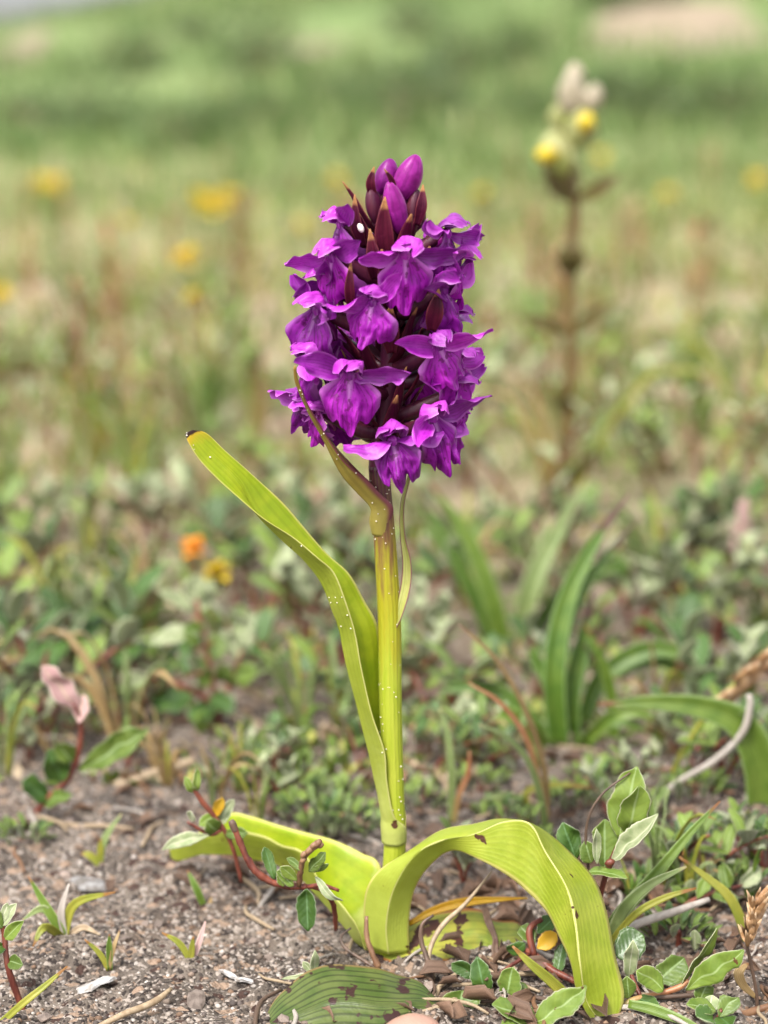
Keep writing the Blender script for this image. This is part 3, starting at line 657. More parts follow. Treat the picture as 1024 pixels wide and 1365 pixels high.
# ------------------------------------------------------------------ ribbed leaf and pink stone in the foreground
def solo(name, label, cat, V, F, mats, uv=None, mi=None, org=None, group=None, smooth=True):
    return tag(mk(name, V, F, mats, None, uv, mi, org, smooth), label, cat, group)
Gl = [vrow((346, 1372, -41), (347, 1376, -43), (348, 1380, -44)), vrow((377, 1320, -33), (398, 1353, -42), (412, 1395, -50)), vrow((428, 1290, -27), (448, 1336, -40), (460, 1400, -52)),
      vrow((500, 1293, -25), (510, 1340, -40), (520, 1400, -51)), vrow((552, 1305, -25), (560, 1338, -36), (565, 1380, -45)), vrow((588, 1338, -33), (592, 1345, -35), (592, 1358, -38))]
V, F, uv, mi = grid(loft(Gl, 25, 50, .0008, 4, 4), .0005)
solo('fallen_leaf', 'dull green ribbed leaf with dark brown blotches lying on the sand', 'leaf', V, F, [M['leaf_ribbed']]*2, uv, mi, gz(q(470, 1340, -40)))
c = gz(q(550, 1385, -52), .0022)
V, F, uv = blob_geo(c, np.array([[.0070, 0, 0], [0, .0055, 0], [0, 0, .0040]]), 20, 14)
V = V+(vnoise(V[:, 0]*300, V[:, 2]*300+V[:, 1]*210, 3)-.5)[:, None]*.0006
solo('smooth_pebble', 'smooth pale pink rounded pebble in front of the ribbed leaf', 'pebble', V, F, M['pinkstone'], uv, None, c)

# ------------------------------------------------------------------ plant builders
def blpx(parent, pts, wpx, mat, name='blade', th=.0003, d0=0.0, **k):
    sp = [P(a, b, (d0+c)/1000.0) for a, b, c in pts]
    m = mpp((d0+np.mean([c for _, _, c in pts]))/1000.0)
    mats = mat if isinstance(mat, (list, tuple)) else [mat]*2
    k.setdefault('nv', 18)
    if parent is None:
        V, F, uv, mi = grid(blade_grid(sp, np.asarray(wpx, float)/2*m, **k), th); return V, F, uv, mi
    return blade(name, sp, np.asarray(wpx, float)/2*m, mats, parent, th=th, **k)
def tupx(parent, pts, rpx, mat, name='stem', d0=0.0, **k):
    sp = [P(a, b, (d0+c)/1000.0) for a, b, c in pts]; m = mpp((d0+np.mean([c for _, _, c in pts]))/1000.0)
    return tube(name, sp, np.asarray(rpx, float)*m, mat, parent, **k)
LP = np.array([.10, .64, .93, 1.0, .96, .74, .08])
def lfpx(parent, b, t, wpx, top='w_top', under='w_silver', d0=0.0, bow=0.0, facing=(0, -1, .45), fold=.22, roll=0.0, flip=False, name='leaf', nv=14):
    bq = P(b[0], b[1], (d0+b[2])/1000.); tq = P(t[0], t[1], (d0+t[2])/1000.)
    m = mpp((d0+(b[2]+t[2])/2)/1000.); f = unit(facing); L = np.linalg.norm(tq-bq)
    sp = [bq, bq*.67+tq*.33+f*bow*L, bq*.33+tq*.67+f*bow*L, tq]
    mats = [M[under], M[top]] if flip else [M[top], M[under]]
    rj_ = np.random.default_rng(int(abs(b[0]*31+b[1]*7+t[0]*3)))
    V = blade_grid(sp, LP*wpx/2*m*rj_.uniform(.88, 1.1, 7), facing=facing, fold=fold*rj_.uniform(.5, 2.2), roll=roll+rj_.uniform(-.35, .35), rollend=roll+rj_.uniform(-.6, .6), nu=9, nv=nv+8)
    mid_ = V[:, 4:5].copy(); jag = 1+rj_.uniform(-.07, .07, (V.shape[0], 2)); V[:, 0] = mid_[:, 0]+(V[:, 0]-mid_[:, 0])*jag[:, :1]; V[:, 8] = mid_[:, 0]+(V[:, 8]-mid_[:, 0])*jag[:, 1:]
    V = V + (vnoise(V[..., 0]*260, V[..., 2]*260, int(b[0]) % 50)-.5)[..., None]*np.array([0, .0022, .0012])
    V, F, uv, mi = grid(V, .0003)
    return mk(name, V, F, mats, parent, uv, mi)
def dep(px, py): return G(px, py)[1]*1000.0

# --- twig in front of the low left leaf
t = thing('willow_twig', 'thick red willow twig with a snapped dark end in front of the low lime leaf', 'twig', gz(q(447, 1235, -8)))
tupx(t, [(448, 1240, -7), (444, 1205, -9), (425, 1184, -11), (395, 1182, -12), (368, 1178, -12), (343, 1163, -12), (325, 1135, -11), (313, 1103, -10)], [3.2, 3.4, 4, 4.6, 4.8, 5.2, 4.6, 4.2], M['redstem'], bump=.5, n=46)
tupx(t, [(314, 1108, -10), (310, 1098, -10), (308, 1094, -10)], [5, 5.4, 4], M['darktwig'], 'broken_end')
tupx(t, [(398, 1181, -12), (401, 1160, -14), (407, 1140, -15), (424, 1124, -16)], [4.5, 4, 4.5, 5], M['brownstem'], 'bud_shoot', bump=.5, n=18)
for bx_, by_, r_ in ((424, 1124, 6), (418, 1127, 5), (412, 1134, 5.5), (405, 1139, 5), (404, 1147, 4.5), (428, 1127, 4)):
    V, F, uv = blob_geo(q(bx_, by_, -16), np.array([[r_*PX, 0, 0], [0, r_*PX*.9, 0], [r_*PX*.4, 0, r_*PX*1.1]]), 7, 5, .5); mk('leaf_bud', V, F, M['brownstem'], t, uv)
tupx(t, [(410, 1182, -12), (430, 1180, -14), (452, 1187, -14)], [3.5, 3, 2.5], M['redstem'], 'side_shoot')
for b, e, wd, tp in (((396, 1172, -13), (374, 1152, -15), 15, 'w_bright'), ((392, 1176, -13), (368, 1166, -15), 15, 'w_top'), ((404, 1158, -14), (382, 1147, -14), 10, 'w_top'), ((412, 1160, -14), (434, 1137, -16), 16, 'w_top'),
                     ((413, 1166, -14), (438, 1150, -16), 13, 'w_top'), ((408, 1184, -13), (411, 1242, -15), 30, 'w_dark'), ((366, 1172, -12), (352, 1130, -10), 19, 'w_dark'), ((420, 1170, -14), (457, 1205, -17), 11, 'w_silver'), ((378, 1178, -13), (372, 1160, -14), 14, 'w_bright')):
    lfpx(t, b, e, wd, tp, under='w_silver' if tp != 'w_dark' else 'w_dark')
d0 = 20.0
t = thing('willow_shoot', 'red tipped willow shoot with grey green leaves behind the snapped twig', 'willow', gz(P(318, 1160, .02)))
tupx(t, [(322, 1176, 0), (312, 1135, 0), (300, 1108, 0), (284, 1086, 0), (268, 1066, 0), (254, 1044, 0)], [3, 3, 3.5, 3.5, 4, 3], M['redstem'], d0=d0)
tupx(t, [(296, 1106, 0), (280, 1112, -2), (250, 1096, -3)], [3, 3, 2], M['redstem'], 'side_shoot', d0=d0)
for b, e, wd, tp in (((280, 1110, -2), (216, 1132, -4), 18, 'w_silver'), ((290, 1104, 0), (312, 1066, 2), 17, 'w_silver'), ((283, 1088, 0), (266, 1098, -3), 14, 'w_bright'), ((286, 1090, 0), (296, 1066, -2), 16, 'w_yellow'), ((262, 1058, 0), (246, 1036, -1), 12, 'w_bright'), ((262, 1055, 0), (262, 1028, -1), 12, 'w_bright'), ((292, 1106, 0), (275, 1096, -4), 22, 'w_top'), ((256, 1094, -2), (254, 1080, -4), 12, 'w_silver'), ((300, 1110, 0), (330, 1112, -4), 16, 'w_top')):
    lfpx(t, b, e, wd, tp, d0=d0)

# --- upright willow right of the drooping leaf
b0 = gz(P(795, 1225, -.012))
t = thing('willow_shoot', 'upright willow shoot with broad pale edged leaves beside the drooping lime leaf', 'willow', b0)
d0 = -12.0
tupx(t, [(793, 1238, 0), (798, 1205, 0), (806, 1172, 0), (815, 1148, 0), (828, 1118, 0)], [4, 4, 4, 4.5, 3], M['redstem'], d0=d0)
tupx(t, [(790, 1200, 2), (781, 1110, 3), (800, 1062, 4), (840, 1030, 5)], [2.2, 2, 1.8, 1.2], M['darktwig'], 'dry_stalk', d0=d0)
for b, e, wd, tp, rl, fc in (((826, 1120, 2), (849, 1021, 5), 52, 'w_bright', 0, (-.3, -1, .2)), ((836, 1116, -2), (852, 1048, -4), 46, 'w_bright', 0, (.1, -1, .3)), ((806, 1160, 2), (806, 1092, 6), 44, 'w_top', 0, (.3, -1, .2)),
                         ((816, 1150, -2), (878, 1088, -6), 30, 'w_silver', .3, (-.4, -1, .7)), ((783, 1166, -2), (836, 1168, -8), 30, 'w_top', 0, (0, -.5, 1)), ((768, 1148, 3), (750, 1094, 5), 32, 'w_dark', 0, (.2, -1, .2)), ((796, 1152, -4), (795, 1104, -3), 13, 'w_silver', 0, (0, -1, .3)), ((788, 1150, 2), (780, 1120, 3), 22, 'w_top', 0, (0, -1, .2))):
    lfpx(t, b, e, wd, tp, d0=d0, facing=fc, roll=rl, fold=.3)
V, F, uv = blob_geo(P(813, 1150, -.015), np.array([[.0013, 0, .0006], [0, .0009, 0], [-.0004, 0, .0009]]), 8, 5); mk('node', V, F, M['redstem'], t, uv)

# --- low willow in the lower right corner
t = thing('willow_shoot', 'low willow with curled pale rimmed leaves and orange stem beside the dry seed tuft', 'willow', gz(P(845, 1340, -.034)))
d0 = -32.0
tupx(t, [(826, 1345, -4), (845, 1333, -3), (875, 1326, -2), (906, 1316, -2), (918, 1306, -2)], [5, 5, 4.5, 4.5, 3], M['g_orange'], d0=d0)
tupx(t, [(855, 1330, -2), (842, 1300, 2), (838, 1268, 4)], [3, 3, 2], M['redstem'], 'side_shoot', d0=d0)
for b, e, wd, tp, fc in (((908, 1314, -2), (956, 1236, -2), 26, 'w_bright', (.6, -1, .4)), ((914, 1318, -4), (992, 1268, -8), 32, 'w_bright', (.2, -1, .8)), ((876, 1312, 0), (912, 1276, 5), 44, 'w_top', (0, -1, .7)), ((884, 1320, -4), (848, 1292, -6), 38, 'w_bright', (0, -1, .8)),
                     ((822, 1272, 4), (858, 1246, 6), 44, 'w_dark', (.2, -1, .5)), ((838, 1304, 2), (844, 1252, 0), 22, 'w_silver', (.3, -1, .1)), ((838, 1330, -3), (836, 1302, -3), 24, 'w_top', (0, -1, .5)), ((930, 1334, -4), (946, 1306, -3), 28, 'w_top', (.4, -1, .5)), ((850, 1332, -3), (880, 1346, -8), 22, 'w_dark', (0, -1, 1))):
    lfpx(t, b, e, wd, tp, d0=d0, facing=fc)
t = thing('willow_seedling', 'rounded willow leaves low on the sand under the dry brown seed tuft', 'willow', gz(P(960, 1372, -.044)))
d0 = -43.0
tupx(t, [(960, 1376, 0), (955, 1362, 0), (962, 1346, 0)], [3, 3, 2], M['redstem'], d0=d0)
for b, e, wd, tp in (((955, 1352, 0), (915, 1338, -2), 34, 'w_top'), ((958, 1352, 0), (985, 1330, 2), 36, 'w_top'), ((950, 1358, -2), (928, 1352, -6), 40, 'w_dark'), ((960, 1356, 0), (975, 1368, -6), 34, 'w_dark'), ((945, 1350, 2), (950, 1328, 4), 26, 'w_silver')):
    lfpx(t, b, e, wd, tp, d0=d0, facing=(0, -.7, 1))

# --- willow leaves under the arch, in front
t = thing('creeping_willow', 'creeping willow with small dark oval leaves and red stems under the arching lime leaf', 'willow', gz(P(700, 1300, -.018)))
d0 = -18.0
tupx(t, [(770, 1310, -6), (735, 1292, -2), (712, 1272, 2), (690, 1262, 6)], [5, 5, 5, 3], M['redstem'], d0=d0, bump=.2)
tupx(t, [(712, 1274, 1), (706, 1240, 4), (722, 1225, 6)], [5, 5, 4], M['redstem'], 'side_shoot', d0=d0)
tupx(t, [(640, 1352, -10), (641, 1336, -9), (650, 1312, -6), (680, 1288, -2), (706, 1272, 1)], [5, 4.5, 3, 3, 3], M['redstem'], 'side_shoot', d0=d0)
for b, e, wd, tp in (((648, 1326, -8), (636, 1276, -6), 32, 'w_dark'), ((634, 1300, -5), (602, 1282, -4), 30, 'w_dark'), ((676, 1334, -9), (684, 1290, -8), 34, 'w_top'), ((700, 1254, 4), (676, 1270, 6), 22, 'w_dark'), ((712, 1262, 2), (694, 1232, 7), 22, 'w_top'),
                 ((716, 1240, 4), (738, 1222, 8), 24, 'w_dark'), ((742, 1296, -2), (752, 1254, 2), 20, 'w_dark'), ((716, 1262, 0), (742, 1240, 3), 24, 'w_yellow'), ((642, 1338, -9), (608, 1346, -12), 34, 'w_dark'), ((690, 1310, -6), (700, 1330, -10), 22, 'w_top')):
    lfpx(t, b, e, wd, tp, d0=d0, facing=(0, -1, .6))
t = thing('willow_seedling', 'glossy oval willow leaves close to the bottom of the drooping lime leaf', 'willow', gz(P(705, 1372, -.044)))
d0 = -44.0
tupx(t, [(705, 1382, 0), (708, 1366, 0), (716, 1352, 0)], [3, 3, 2.5], M['redstem'], d0=d0)
for b, e, wd, tp, fc in (((716, 1362, 0), (656, 1340, 0), 46, 'w_top', (0, -.6, 1)), ((712, 1366, -2), (782, 1316, -2), 44, 'w_bright', (-.4, -.7, .8)), ((708, 1370, -2), (668, 1372, -6), 40, 'w_top', (0, -.5, 1)), ((716, 1360, 2), (748, 1338, 5), 28, 'w_dark', (0, -.8, .8))):
    lfpx(t, b, e, wd, tp, d0=d0, facing=fc)
t = thing('creeping_willow', 'creeping willow with oval green leaves behind the pale grey dry stalk', 'willow', gz(G(905, 1215)))
d0 = dep(905, 1215)
tupx(t, [(900, 1222, 0), (915, 1205, 0), (950, 1190, 2), (990, 1180, 4)], [3.5, 3.5, 3, 2], M['redstem'], d0=d0, bump=.3)
for b, e, wd, tp in (((915, 1206, 0), (895, 1180, 0), 22, 'w_top'), ((930, 1198, 0), (948, 1168, 2), 20, 'w_bright'), ((950, 1190, 2), (985, 1205, -4), 22, 'w_top'), ((985, 1180, 4), (1015, 1160, 6), 22, 'w_silver'), ((970, 1184, 2), (965, 1150, 4), 20, 'w_top'), ((905, 1215, 0), (930, 1228, -6), 20, 'w_dark')):
    lfpx(t, b, e, wd, tp, d0=d0)
t = thing('creeping_willow', 'dark leaved creeping willow at the foot of the upright pale edged willow', 'willow', gz(G(760, 1215)))
d0 = dep(760, 1215)
tupx(t, [(752, 1222, 0), (765, 1200, 0), (775, 1180, 0)], [3.5, 3, 2], M['redstem'], d0=d0, bump=.3)
for b, e, wd, tp in (((768, 1196, 0), (742, 1182, -3), 22, 'w_dark'), ((772, 1188, 0), (795, 1190, -4), 24, 'w_dark'), ((760, 1208, 0), (738, 1206, -5), 20, 'w_top'), ((775, 1182, 0), (768, 1160, 2), 18, 'w_top')):
    lfpx(t, b, e, wd, tp, d0=d0)
# curled leaf cup
t = thing('willow_seedling', 'single round cupped willow leaf beside the ribbed fallen leaf', 'willow', gz(P(616, 1356, -.036)))
d0 = -34.0
tupx(t, [(618, 1366, 0), (616, 1352, 0), (612, 1344, 0)], [2.5, 2.5, 2], M['redstem'], d0=d0)
lfpx(t, (612, 1352, 0), (616, 1318, 3), 50, 'w_top', d0=d0, facing=(0, -.8, .8), fold=.5); lfpx(t, (618, 1352, 0), (638, 1330, 2), 24, 'w_dark', d0=d0, facing=(0, -.8, .8))
t = thing('willow_seedling', 'tiny silvery willow rosette tucked behind the ribbed fallen leaf', 'willow', gz(P(420, 1312, -.020)))
d0 = -20.0
tupx(t, [(422, 1318, 0), (420, 1305, 0), (419, 1295, 0)], [2.5, 2.5, 2], M['redstem'], d0=d0)
for b, e, wd in (((420, 1302, 0), (376, 1303, -2), 10), ((419, 1300, 0), (420, 1266, 0), 13), ((419, 1300, 0), (404, 1280, 1), 11), ((421, 1300, 0), (436, 1288, 2), 10)): lfpx(t, b, e, wd, 'w_silver', d0=d0)

# --- grasses and dry stalks around the orchid (each plant is a thing)
def solo_blade(name, label, cat, pts, wpx, mat, d0=0.0, group=None, **k):
    V, F, uv, mi = blpx(None, pts, wpx, None, d0=d0, **k)
    b = P(pts[0][0], pts[0][1], (d0+pts[0][2])/1000.)
    return solo(name, label, cat, V, F, [M[mat]]*2, uv, mi, b, group)
def solo_tube(name, label, cat, pts, rpx, mat, d0=0.0, group=None, **k):
    sp = [P(a, b, (d0+c)/1000.) for a, b, c in pts]; m = mpp((d0+pts[0][2])/1000.)
    V, F, uv = tube_geo(sp, np.asarray(rpx, float)*m, **k)
    return solo(name, label, cat, V, F, M[mat], uv, None, sp[0], group)
t = thing('grass_tuft', 'short tuft of broad green blades with one red brown tip behind the drooping leaf', 'grass', gz(P(812, 1262, -.004)))
d0 = -6.0
blpx(t, [(806, 1268, 0), (822, 1225, 0), (870, 1170, 4), (920, 1110, 8), (960, 1068, 10)], [16, 20, 17, 10, 2], M['g_green'], d0=d0, fold=.5)
blpx(t, [(808, 1266, -3), (830, 1215, -4), (865, 1180, -4), (915, 1155, -3)], [16, 18, 13, 3], M['g_pale'], d0=d0, fold=.4)
blpx(t, [(806, 1266, -4), (845, 1220, -6), (885, 1197, -6), (928, 1184, -6)], [9, 10, 9, 3], M['g_yellow'], d0=d0, fold=.4)
solo_blade('grass_sprig', 'yellow green grass blade leaning left above the dry brown seed tuft', 'grass', [(1000, 1262, 0), (975, 1200, 0), (940, 1168, 2), (905, 1142, 4)], [14, 14, 9, 3], 'g_yellow', d0=dep(1000, 1255))
solo_tube('dry_stalk', 'smooth pale grey dry stalk lying right of the drooping lime leaf', 'stalk', [(826, 1250, 0), (850, 1232, 0), (900, 1215, 2), (945, 1199, 6)], [6, 6.5, 6, 4], 'paletwig', d0=-2)
solo_blade('grass_sprig', 'stiff pale green blade with an orange tip slanting under the arching leaf', 'grass', [(757, 1330, -4), (735, 1308, -4), (708, 1285, -4), (683, 1261, -3)], [16, 15, 12, 3], 'g_yellow', d0=-24, fold=.5)
solo_blade('grass_sprig', 'green blade sprawling along the bottom beneath the low willow', 'grass', [(838, 1338, 0), (870, 1345, -2), (905, 1358, -5), (935, 1370, -8)], [12, 16, 13, 4], 'g_green', d0=-40)
solo_tube('dry_stalk', 'thin curled tan stalk hooking over the withering leaf', 'stalk', [(577, 1306, -18), (572, 1272, -14), (588, 1236, -10), (622, 1203, -8), (656, 1161, -6)], [4.5, 3.5, 4, 3, 1.2], 'straw')
solo_tube('dry_stalk', 'black brown withered stalk standing in front of the withering leaf', 'stalk', [(576, 1310, -20), (570, 1280, -16), (562, 1255, -14), (563, 1232, -13), (578, 1220, -12)], [5, 4, 3.5, 3, 2], 'darktwig', bump=.3)
solo_tube('dry_stalk', 'small grey twig leaning on the foot of the orchid', 'stalk', [(505, 1290, -14), (497, 1272, -13), (489, 1248, -11), (489, 1221, -9)], [5, 4, 4, 2.5], 'brownstem', bump=.3)
solo_tube('dry_stalk', 'bent dark thread of stalk left of the orchid foot', 'stalk', [(500, 1290, -14), (478, 1276, -12), (460, 1263, -10), (455, 1248, -8), (468, 1237, -7)], [3, 2.5, 2.5, 2, 1.5], 'darktwig')
solo_tube('dry_stalk', 'short bent tan stalk right of the ribbed leaf', 'stalk', [(580, 1330, -26), (588, 1312, -22), (606, 1300, -19), (612, 1292, -17)], [4, 4, 3.5, 2], 'straw', bump=.3)
solo_tube('dry_stalk', 'slender brown stalk lying under the arching lime leaf', 'stalk', [(640, 1288, -16), (665, 1300, -19), (690, 1310, -22), (720, 1322, -26)], [3, 3, 3, 2], 'straw')
t = thing('seed_tuft', 'dry red brown seed tuft on a thin dark stem above the low willow', 'seed head', gz(P(1010, 1352, -.036)))
d0 = -34.0
tupx(t, [(1010, 1362, 0), (1008, 1320, 0), (1000, 1280, 0), (996, 1250, 0), (1008, 1200, 0)], [3, 2.5, 2.5, 2.2, 1.5], M['darktwig'], d0=d0)
for i in range(26):
    f = i/25; bx, by = 997+f*12, 1262-f*60; a = rng.uniform(-.8, 1.3)
    blpx(t, [(bx, by, 0), (bx+9*math.sin(a), by-10, rng.uniform(-3, 3)), (bx+24*math.sin(a), by-22-8*rng.random(), rng.uniform(-4, 4))], [3, 8, 1], M['seedhead'], 'seed_scale', d0=d0, nv=6, nu=3, fold=.5)
blpx(t, [(1008, 1330, 0), (990, 1312, -1), (985, 1296, -1), (998, 1284, 0)], [5, 12, 14, 3], M['g_brown'], 'dry_leaf', d0=d0)
solo_tube('dry_twig', 'grey brown twig on the sand by the seed tuft', 'twig', [(1040, 1338, -34), (1000, 1350, -36), (965, 1362, -41)], [6, 6.5, 5], 'brownstem', bump=.2)
# thin arching grasses behind the stem
t = thing('grass_tuft', 'wispy tuft of thin arching brown orange and green blades right of the orchid stem', 'grass', gz(G(728, 1098)))
d0 = dep(728, 1098)
blpx(t, [(729, 1104, 0), (726, 1030, 0), (702, 950, 0), (662, 880, 0), (612, 832, 0)], [9, 9, 8, 6, 2], M['g_brown'], d0=d0, fold=.5)
blpx(t, [(726, 1104, -4), (718, 1045, -5), (702, 985, -6), (668, 938, -6), (624, 910, -5)], [8, 9, 8, 6, 2], M['g_orange'], d0=d0, fold=.5)
blpx(t, [(727, 1104, -8), (722, 1070, -9), (706, 1018, -10), (675, 982, -10), (638, 966, -9)], [8, 9, 8, 6, 2], M['g_pale'], d0=d0, fold=.5)
blpx(t, [(724, 1104, 6), (700, 1060, 8), (735, 1046, 8), (790, 1050, 4)], [7, 9, 9, 2], M['g_yellow'], d0=d0, fold=.5)
blpx(t, [(722, 1104, 10), (690, 1064, 10), (655, 1062, 8), (640, 1075, 8)], [7, 9, 7, 2], M['g_pale'], d0=d0, fold=.5)
t = thing('grass_tuft', 'thin upright pair of olive grass blades close behind the orchid stem', 'grass', gz(G(602, 1096)))
d0 = dep(602, 1096)
blpx(t, [(601, 1100, 0), (602, 1030, 0), (596, 975, 2), (586, 945, 4)], [9, 10, 8, 2], M['g_pale'], d0=d0, fold=.5)
blpx(t, [(604, 1100, 0), (612, 1060, -2), (624, 1030, -3), (626, 1000, -3)], [7, 8, 7, 2], M['g_orange'], d0=d0, fold=.5)
# broad bladed tufts behind, to the right
t = thing('sedge_tuft', 'broad bladed green tuft with dark pointed tips behind the wispy grass', 'sedge', gz(G(755, 992)))
d0 = dep(755, 992)
for pts, wd, m in (([(745, 1000, 0), (738, 900, 0), (752, 810, 6), (785, 735, 12), (838, 658, 16)], [34, 38, 34, 22, 3], 'g_mid'), ([(762, 1000, 4), (760, 930, 6), (775, 860, 10), (790, 790, 14)], [30, 34, 26, 4], 'g_mid'),
                   ([(815, 1000, 6), (818, 950, 6), (805, 890, 4), (780, 832, 2)], [18, 22, 18, 3], 'g_green'), ([(740, 1000, 10), (690, 940, 14), (640, 916, 18), (538, 926, 24)], [26, 26, 24, 4], 'g_mid'),
                   ([(770, 990, 18), (800, 905, 24), (870, 866, 26), (955, 884, 22)], [26, 30, 30, 4], 'g_mid'), ([(730, 1000, -2), (700, 965, -8), (668, 950, -10), (640, 956, -12)], [26, 30, 24, 3], 'g_green'), ([(770, 1000, -2), (810, 960, -8), (850, 950, -10), (900, 965, -10)], [24, 24, 18, 3], 'g_green'),
                   ([(755, 1000, 12), (745, 930, 20), (715, 880, 24), (700, 850, 26)], [26, 26, 20, 3], 'g_mid')):
    blpx(t, pts, np.array(wd)*.78, M[m], d0=d0, fold=.75, nv=24)
    jx, jt = rng.uniform(-14, 14), rng.uniform(-50, 50)
    blpx(t, [(a+jx*.5+jt*(i/3)**2*.4, b+(8 if i else 0)*i, c+rng.uniform(2, 10)) for i, (a, b, c) in enumerate(pts)], np.array(wd)*.5, M['g_mid'], d0=d0, fold=.75, nv=20)
t = thing('sedge_tuft', 'pair of long soft green blades leaning apart behind the orchid stem', 'sedge', gz(G(680, 862)))
d0 = dep(680, 862)
for pts, wd, m in (([(672, 868, 0), (655, 800, 0), (625, 720, 4), (570, 640, 10)], [34, 34, 26, 3], 'g_green'), ([(660, 868, 6), (630, 790, 8), (590, 710, 12), (560, 660, 16)], [24, 24, 18, 3], 'g_mid'), ([(690, 868, 0), (705, 790, 0), (735, 720, 6), (782, 640, 12)], [30, 36, 28, 3], 'g_pale'), ([(700, 868, 8), (700, 800, 10), (720, 740, 16), (728, 690, 20)], [22, 22, 18, 3], 'g_pale'),
                   ([(690, 868, 10), (760, 780, 16), (820, 755, 20), (850, 770, 20)], [22, 28, 24, 3], 'g_mid')):
    blpx(t, pts, np.array(wd)*.78, M[m], d0=d0, fold=.7, nv=22)
    jx, jt = rng.uniform(-14, 14), rng.uniform(-50, 50)
    blpx(t, [(a+jx*.5+jt*(i/3)**2*.4, b+(8 if i else 0)*i, c+rng.uniform(2, 10)) for i, (a, b, c) in enumerate(pts)], np.array(wd)*.5, M['g_mid'], d0=d0, fold=.7, nv=20)
t = thing('plantain', 'smooth broad green leaf bending left beside the brown sedge spike', 'plantain', gz(G(1015, 1075)))
d0 = dep(1015, 1075)
blpx(t, [(1016, 1084, 0), (1012, 1020, 0), (985, 965, 0), (930, 942, 0), (860, 936, 0), (796, 939, 0)], [46, 50, 42, 30, 18, 3], M['g_green'], d0=d0, fold=.5, nv=28)
blpx(t, [(1024, 1084, 6), (1050, 1030, 8), (1080, 990, 10), (1120, 980, 12)], [40, 44, 36, 4], M['g_green'], d0=d0, fold=.5)
t = thing('sedge_spike', 'tan brown sedge spike leaning right on a yellow green stalk', 'sedge', gz(G(888, 1050)))
d0 = dep(888, 1050)
tupx(t, [(886, 1056, 0), (905, 1012, 0), (935, 962, 0), (962, 928, 0), (1030, 866, 0)], [3.5, 3.5, 3.5, 3, 1.5], M['g_yellow'], d0=d0)
for i in range(34):
    f = i/33; bx, by = 936+f*88, 958-f*86; a = rng.uniform(-1, 1)
    blpx(t, [(bx, by, 0), (bx+10+5*a, by-7+7*a, 4*a), (bx+26+7*a, by-20+8*a, 5*a)], [4, 11, 1], M['seedhead'], 'spikelet', d0=d0, nv=6, nu=3, fold=.5)
solo_tube('dry_stalk', 'hooked pale dry stalk below the brown sedge spike', 'stalk', [(866, 1072, 0), (905, 1042, 0), (955, 1012, -2), (990, 976, -4), (1000, 940, -4), (998, 926, -4)], [4, 4.5, 5, 5, 5, 4], 'paletwig', d0=dep(866, 1068))

# --- willows on the left
t = thing('willow_shoot', 'willow shoot with one pinkish leaf and a red stem on the open sand', 'willow', gz(G(44, 1086)))
d0 = dep(44, 1086)
tupx(t, [(42, 1092, 0), (62, 1066, 0), (88, 1042, 0), (104, 1005, 0), (108, 962, 0), (96, 935, 0)], [5, 5, 5, 4.5, 3.5, 2.5], M['redstem'], d0=d0)
for b, e, wd, tp, fc in (((106, 1026, 0), (198, 972, -6), 34, 'w_top', (0, -1, .9)), ((104, 946, 0), (56, 888, -2), 34, 'w_pink', (.3, -1, .3)), ((84, 1042, 0), (64, 1000, -3), 40, 'w_dark', (0, -1, .5)), ((106, 960, 0), (112, 925, 2), 24, 'w_pink', (0, -1, .3)), ((98, 1012, 0), (76, 990, -4), 30, 'w_top', (0, -1, .6)),
                     ((66, 1066, 0), (30, 1040, -4), 34, 'w_dark', (0, -1, .7)), ((60, 1070, 0), (96, 1060, -8), 22, 'w_top', (0, -1, .9))):
    lfpx(t, b, e, wd, tp, d0=d0, facing=fc)
t = thing('willow_shoot', 'bushy silvery willow with a red arching stem near the pinkish leaved willow', 'willow', gz(G(292, 962)))
d0 = dep(292, 962)
tupx(t, [(292, 968, 0), (284, 940, 0), (258, 922, 0), (220, 906, 0), (196, 902, 0)], [5, 5, 4.5, 4, 3], M['redstem'], d0=d0)
tupx(t, [(288, 950, 0), (282, 900, 4), (272, 850, 6), (262, 800, 8)], [4, 4, 3.5, 2.5], M['redstem'], 'side_shoot', d0=d0)
tupx(t, [(290, 955, 4), (310, 905, 8), (322, 868, 10)], [4, 3.5, 2.5], M['redstem'], 'side_shoot', d0=d0)
for b, e, wd, tp in (((262, 806, 8), (262, 764, 8), 26, 'w_silver'), ((260, 815, 8), (212, 786, 4), 16, 'w_silver'), ((264, 815, 8), (284, 776, 10), 20, 'w_silver'), ((272, 850, 6), (245, 836, 2), 28, 'w_top'), ((268, 838, 6), (200, 860, 0), 22, 'w_silver'), ((272, 862, 6), (222, 846, 2), 20, 'w_silver'), ((276, 875, 5), (300, 850, 6), 26, 'w_top'),
                 ((278, 885, 5), (226, 890, 0), 28, 'w_top'), ((258, 922, 0), (202, 938, -6), 36, 'w_dark'), ((196, 902, 0), (160, 915, -4), 26, 'w_silver'), ((198, 902, 0), (156, 955, -4), 24, 'w_silver'), ((282, 930, 0), (310, 950, -8), 30, 'w_dark'), ((310, 905, 8), (345, 890, 4), 26, 'w_top'), ((322, 870, 10), (340, 830, 10), 22, 'w_silver'), ((320, 876, 10), (296, 838, 10), 22, 'w_silver'), ((284, 940, 0), (252, 962, -8), 28, 'w_dark'),
                 ((305, 915, 8), (300, 885, 2), 26, 'w_top'), ((284, 905, 4), (262, 900, -2), 24, 'w_bright')):
    lfpx(t, b, e, wd*1.2, tp, d0=d0, facing=(rng.uniform(-.4, .4), -1, .5))
t = thing('willow_shoot', 'red stemmed willow', 'willow', gz(G(30, 1340)))
t['label'] = 'red stemmed willow with sparse small leaves beside the yellow green sedge tuft'
d0 = dep(30, 1340)
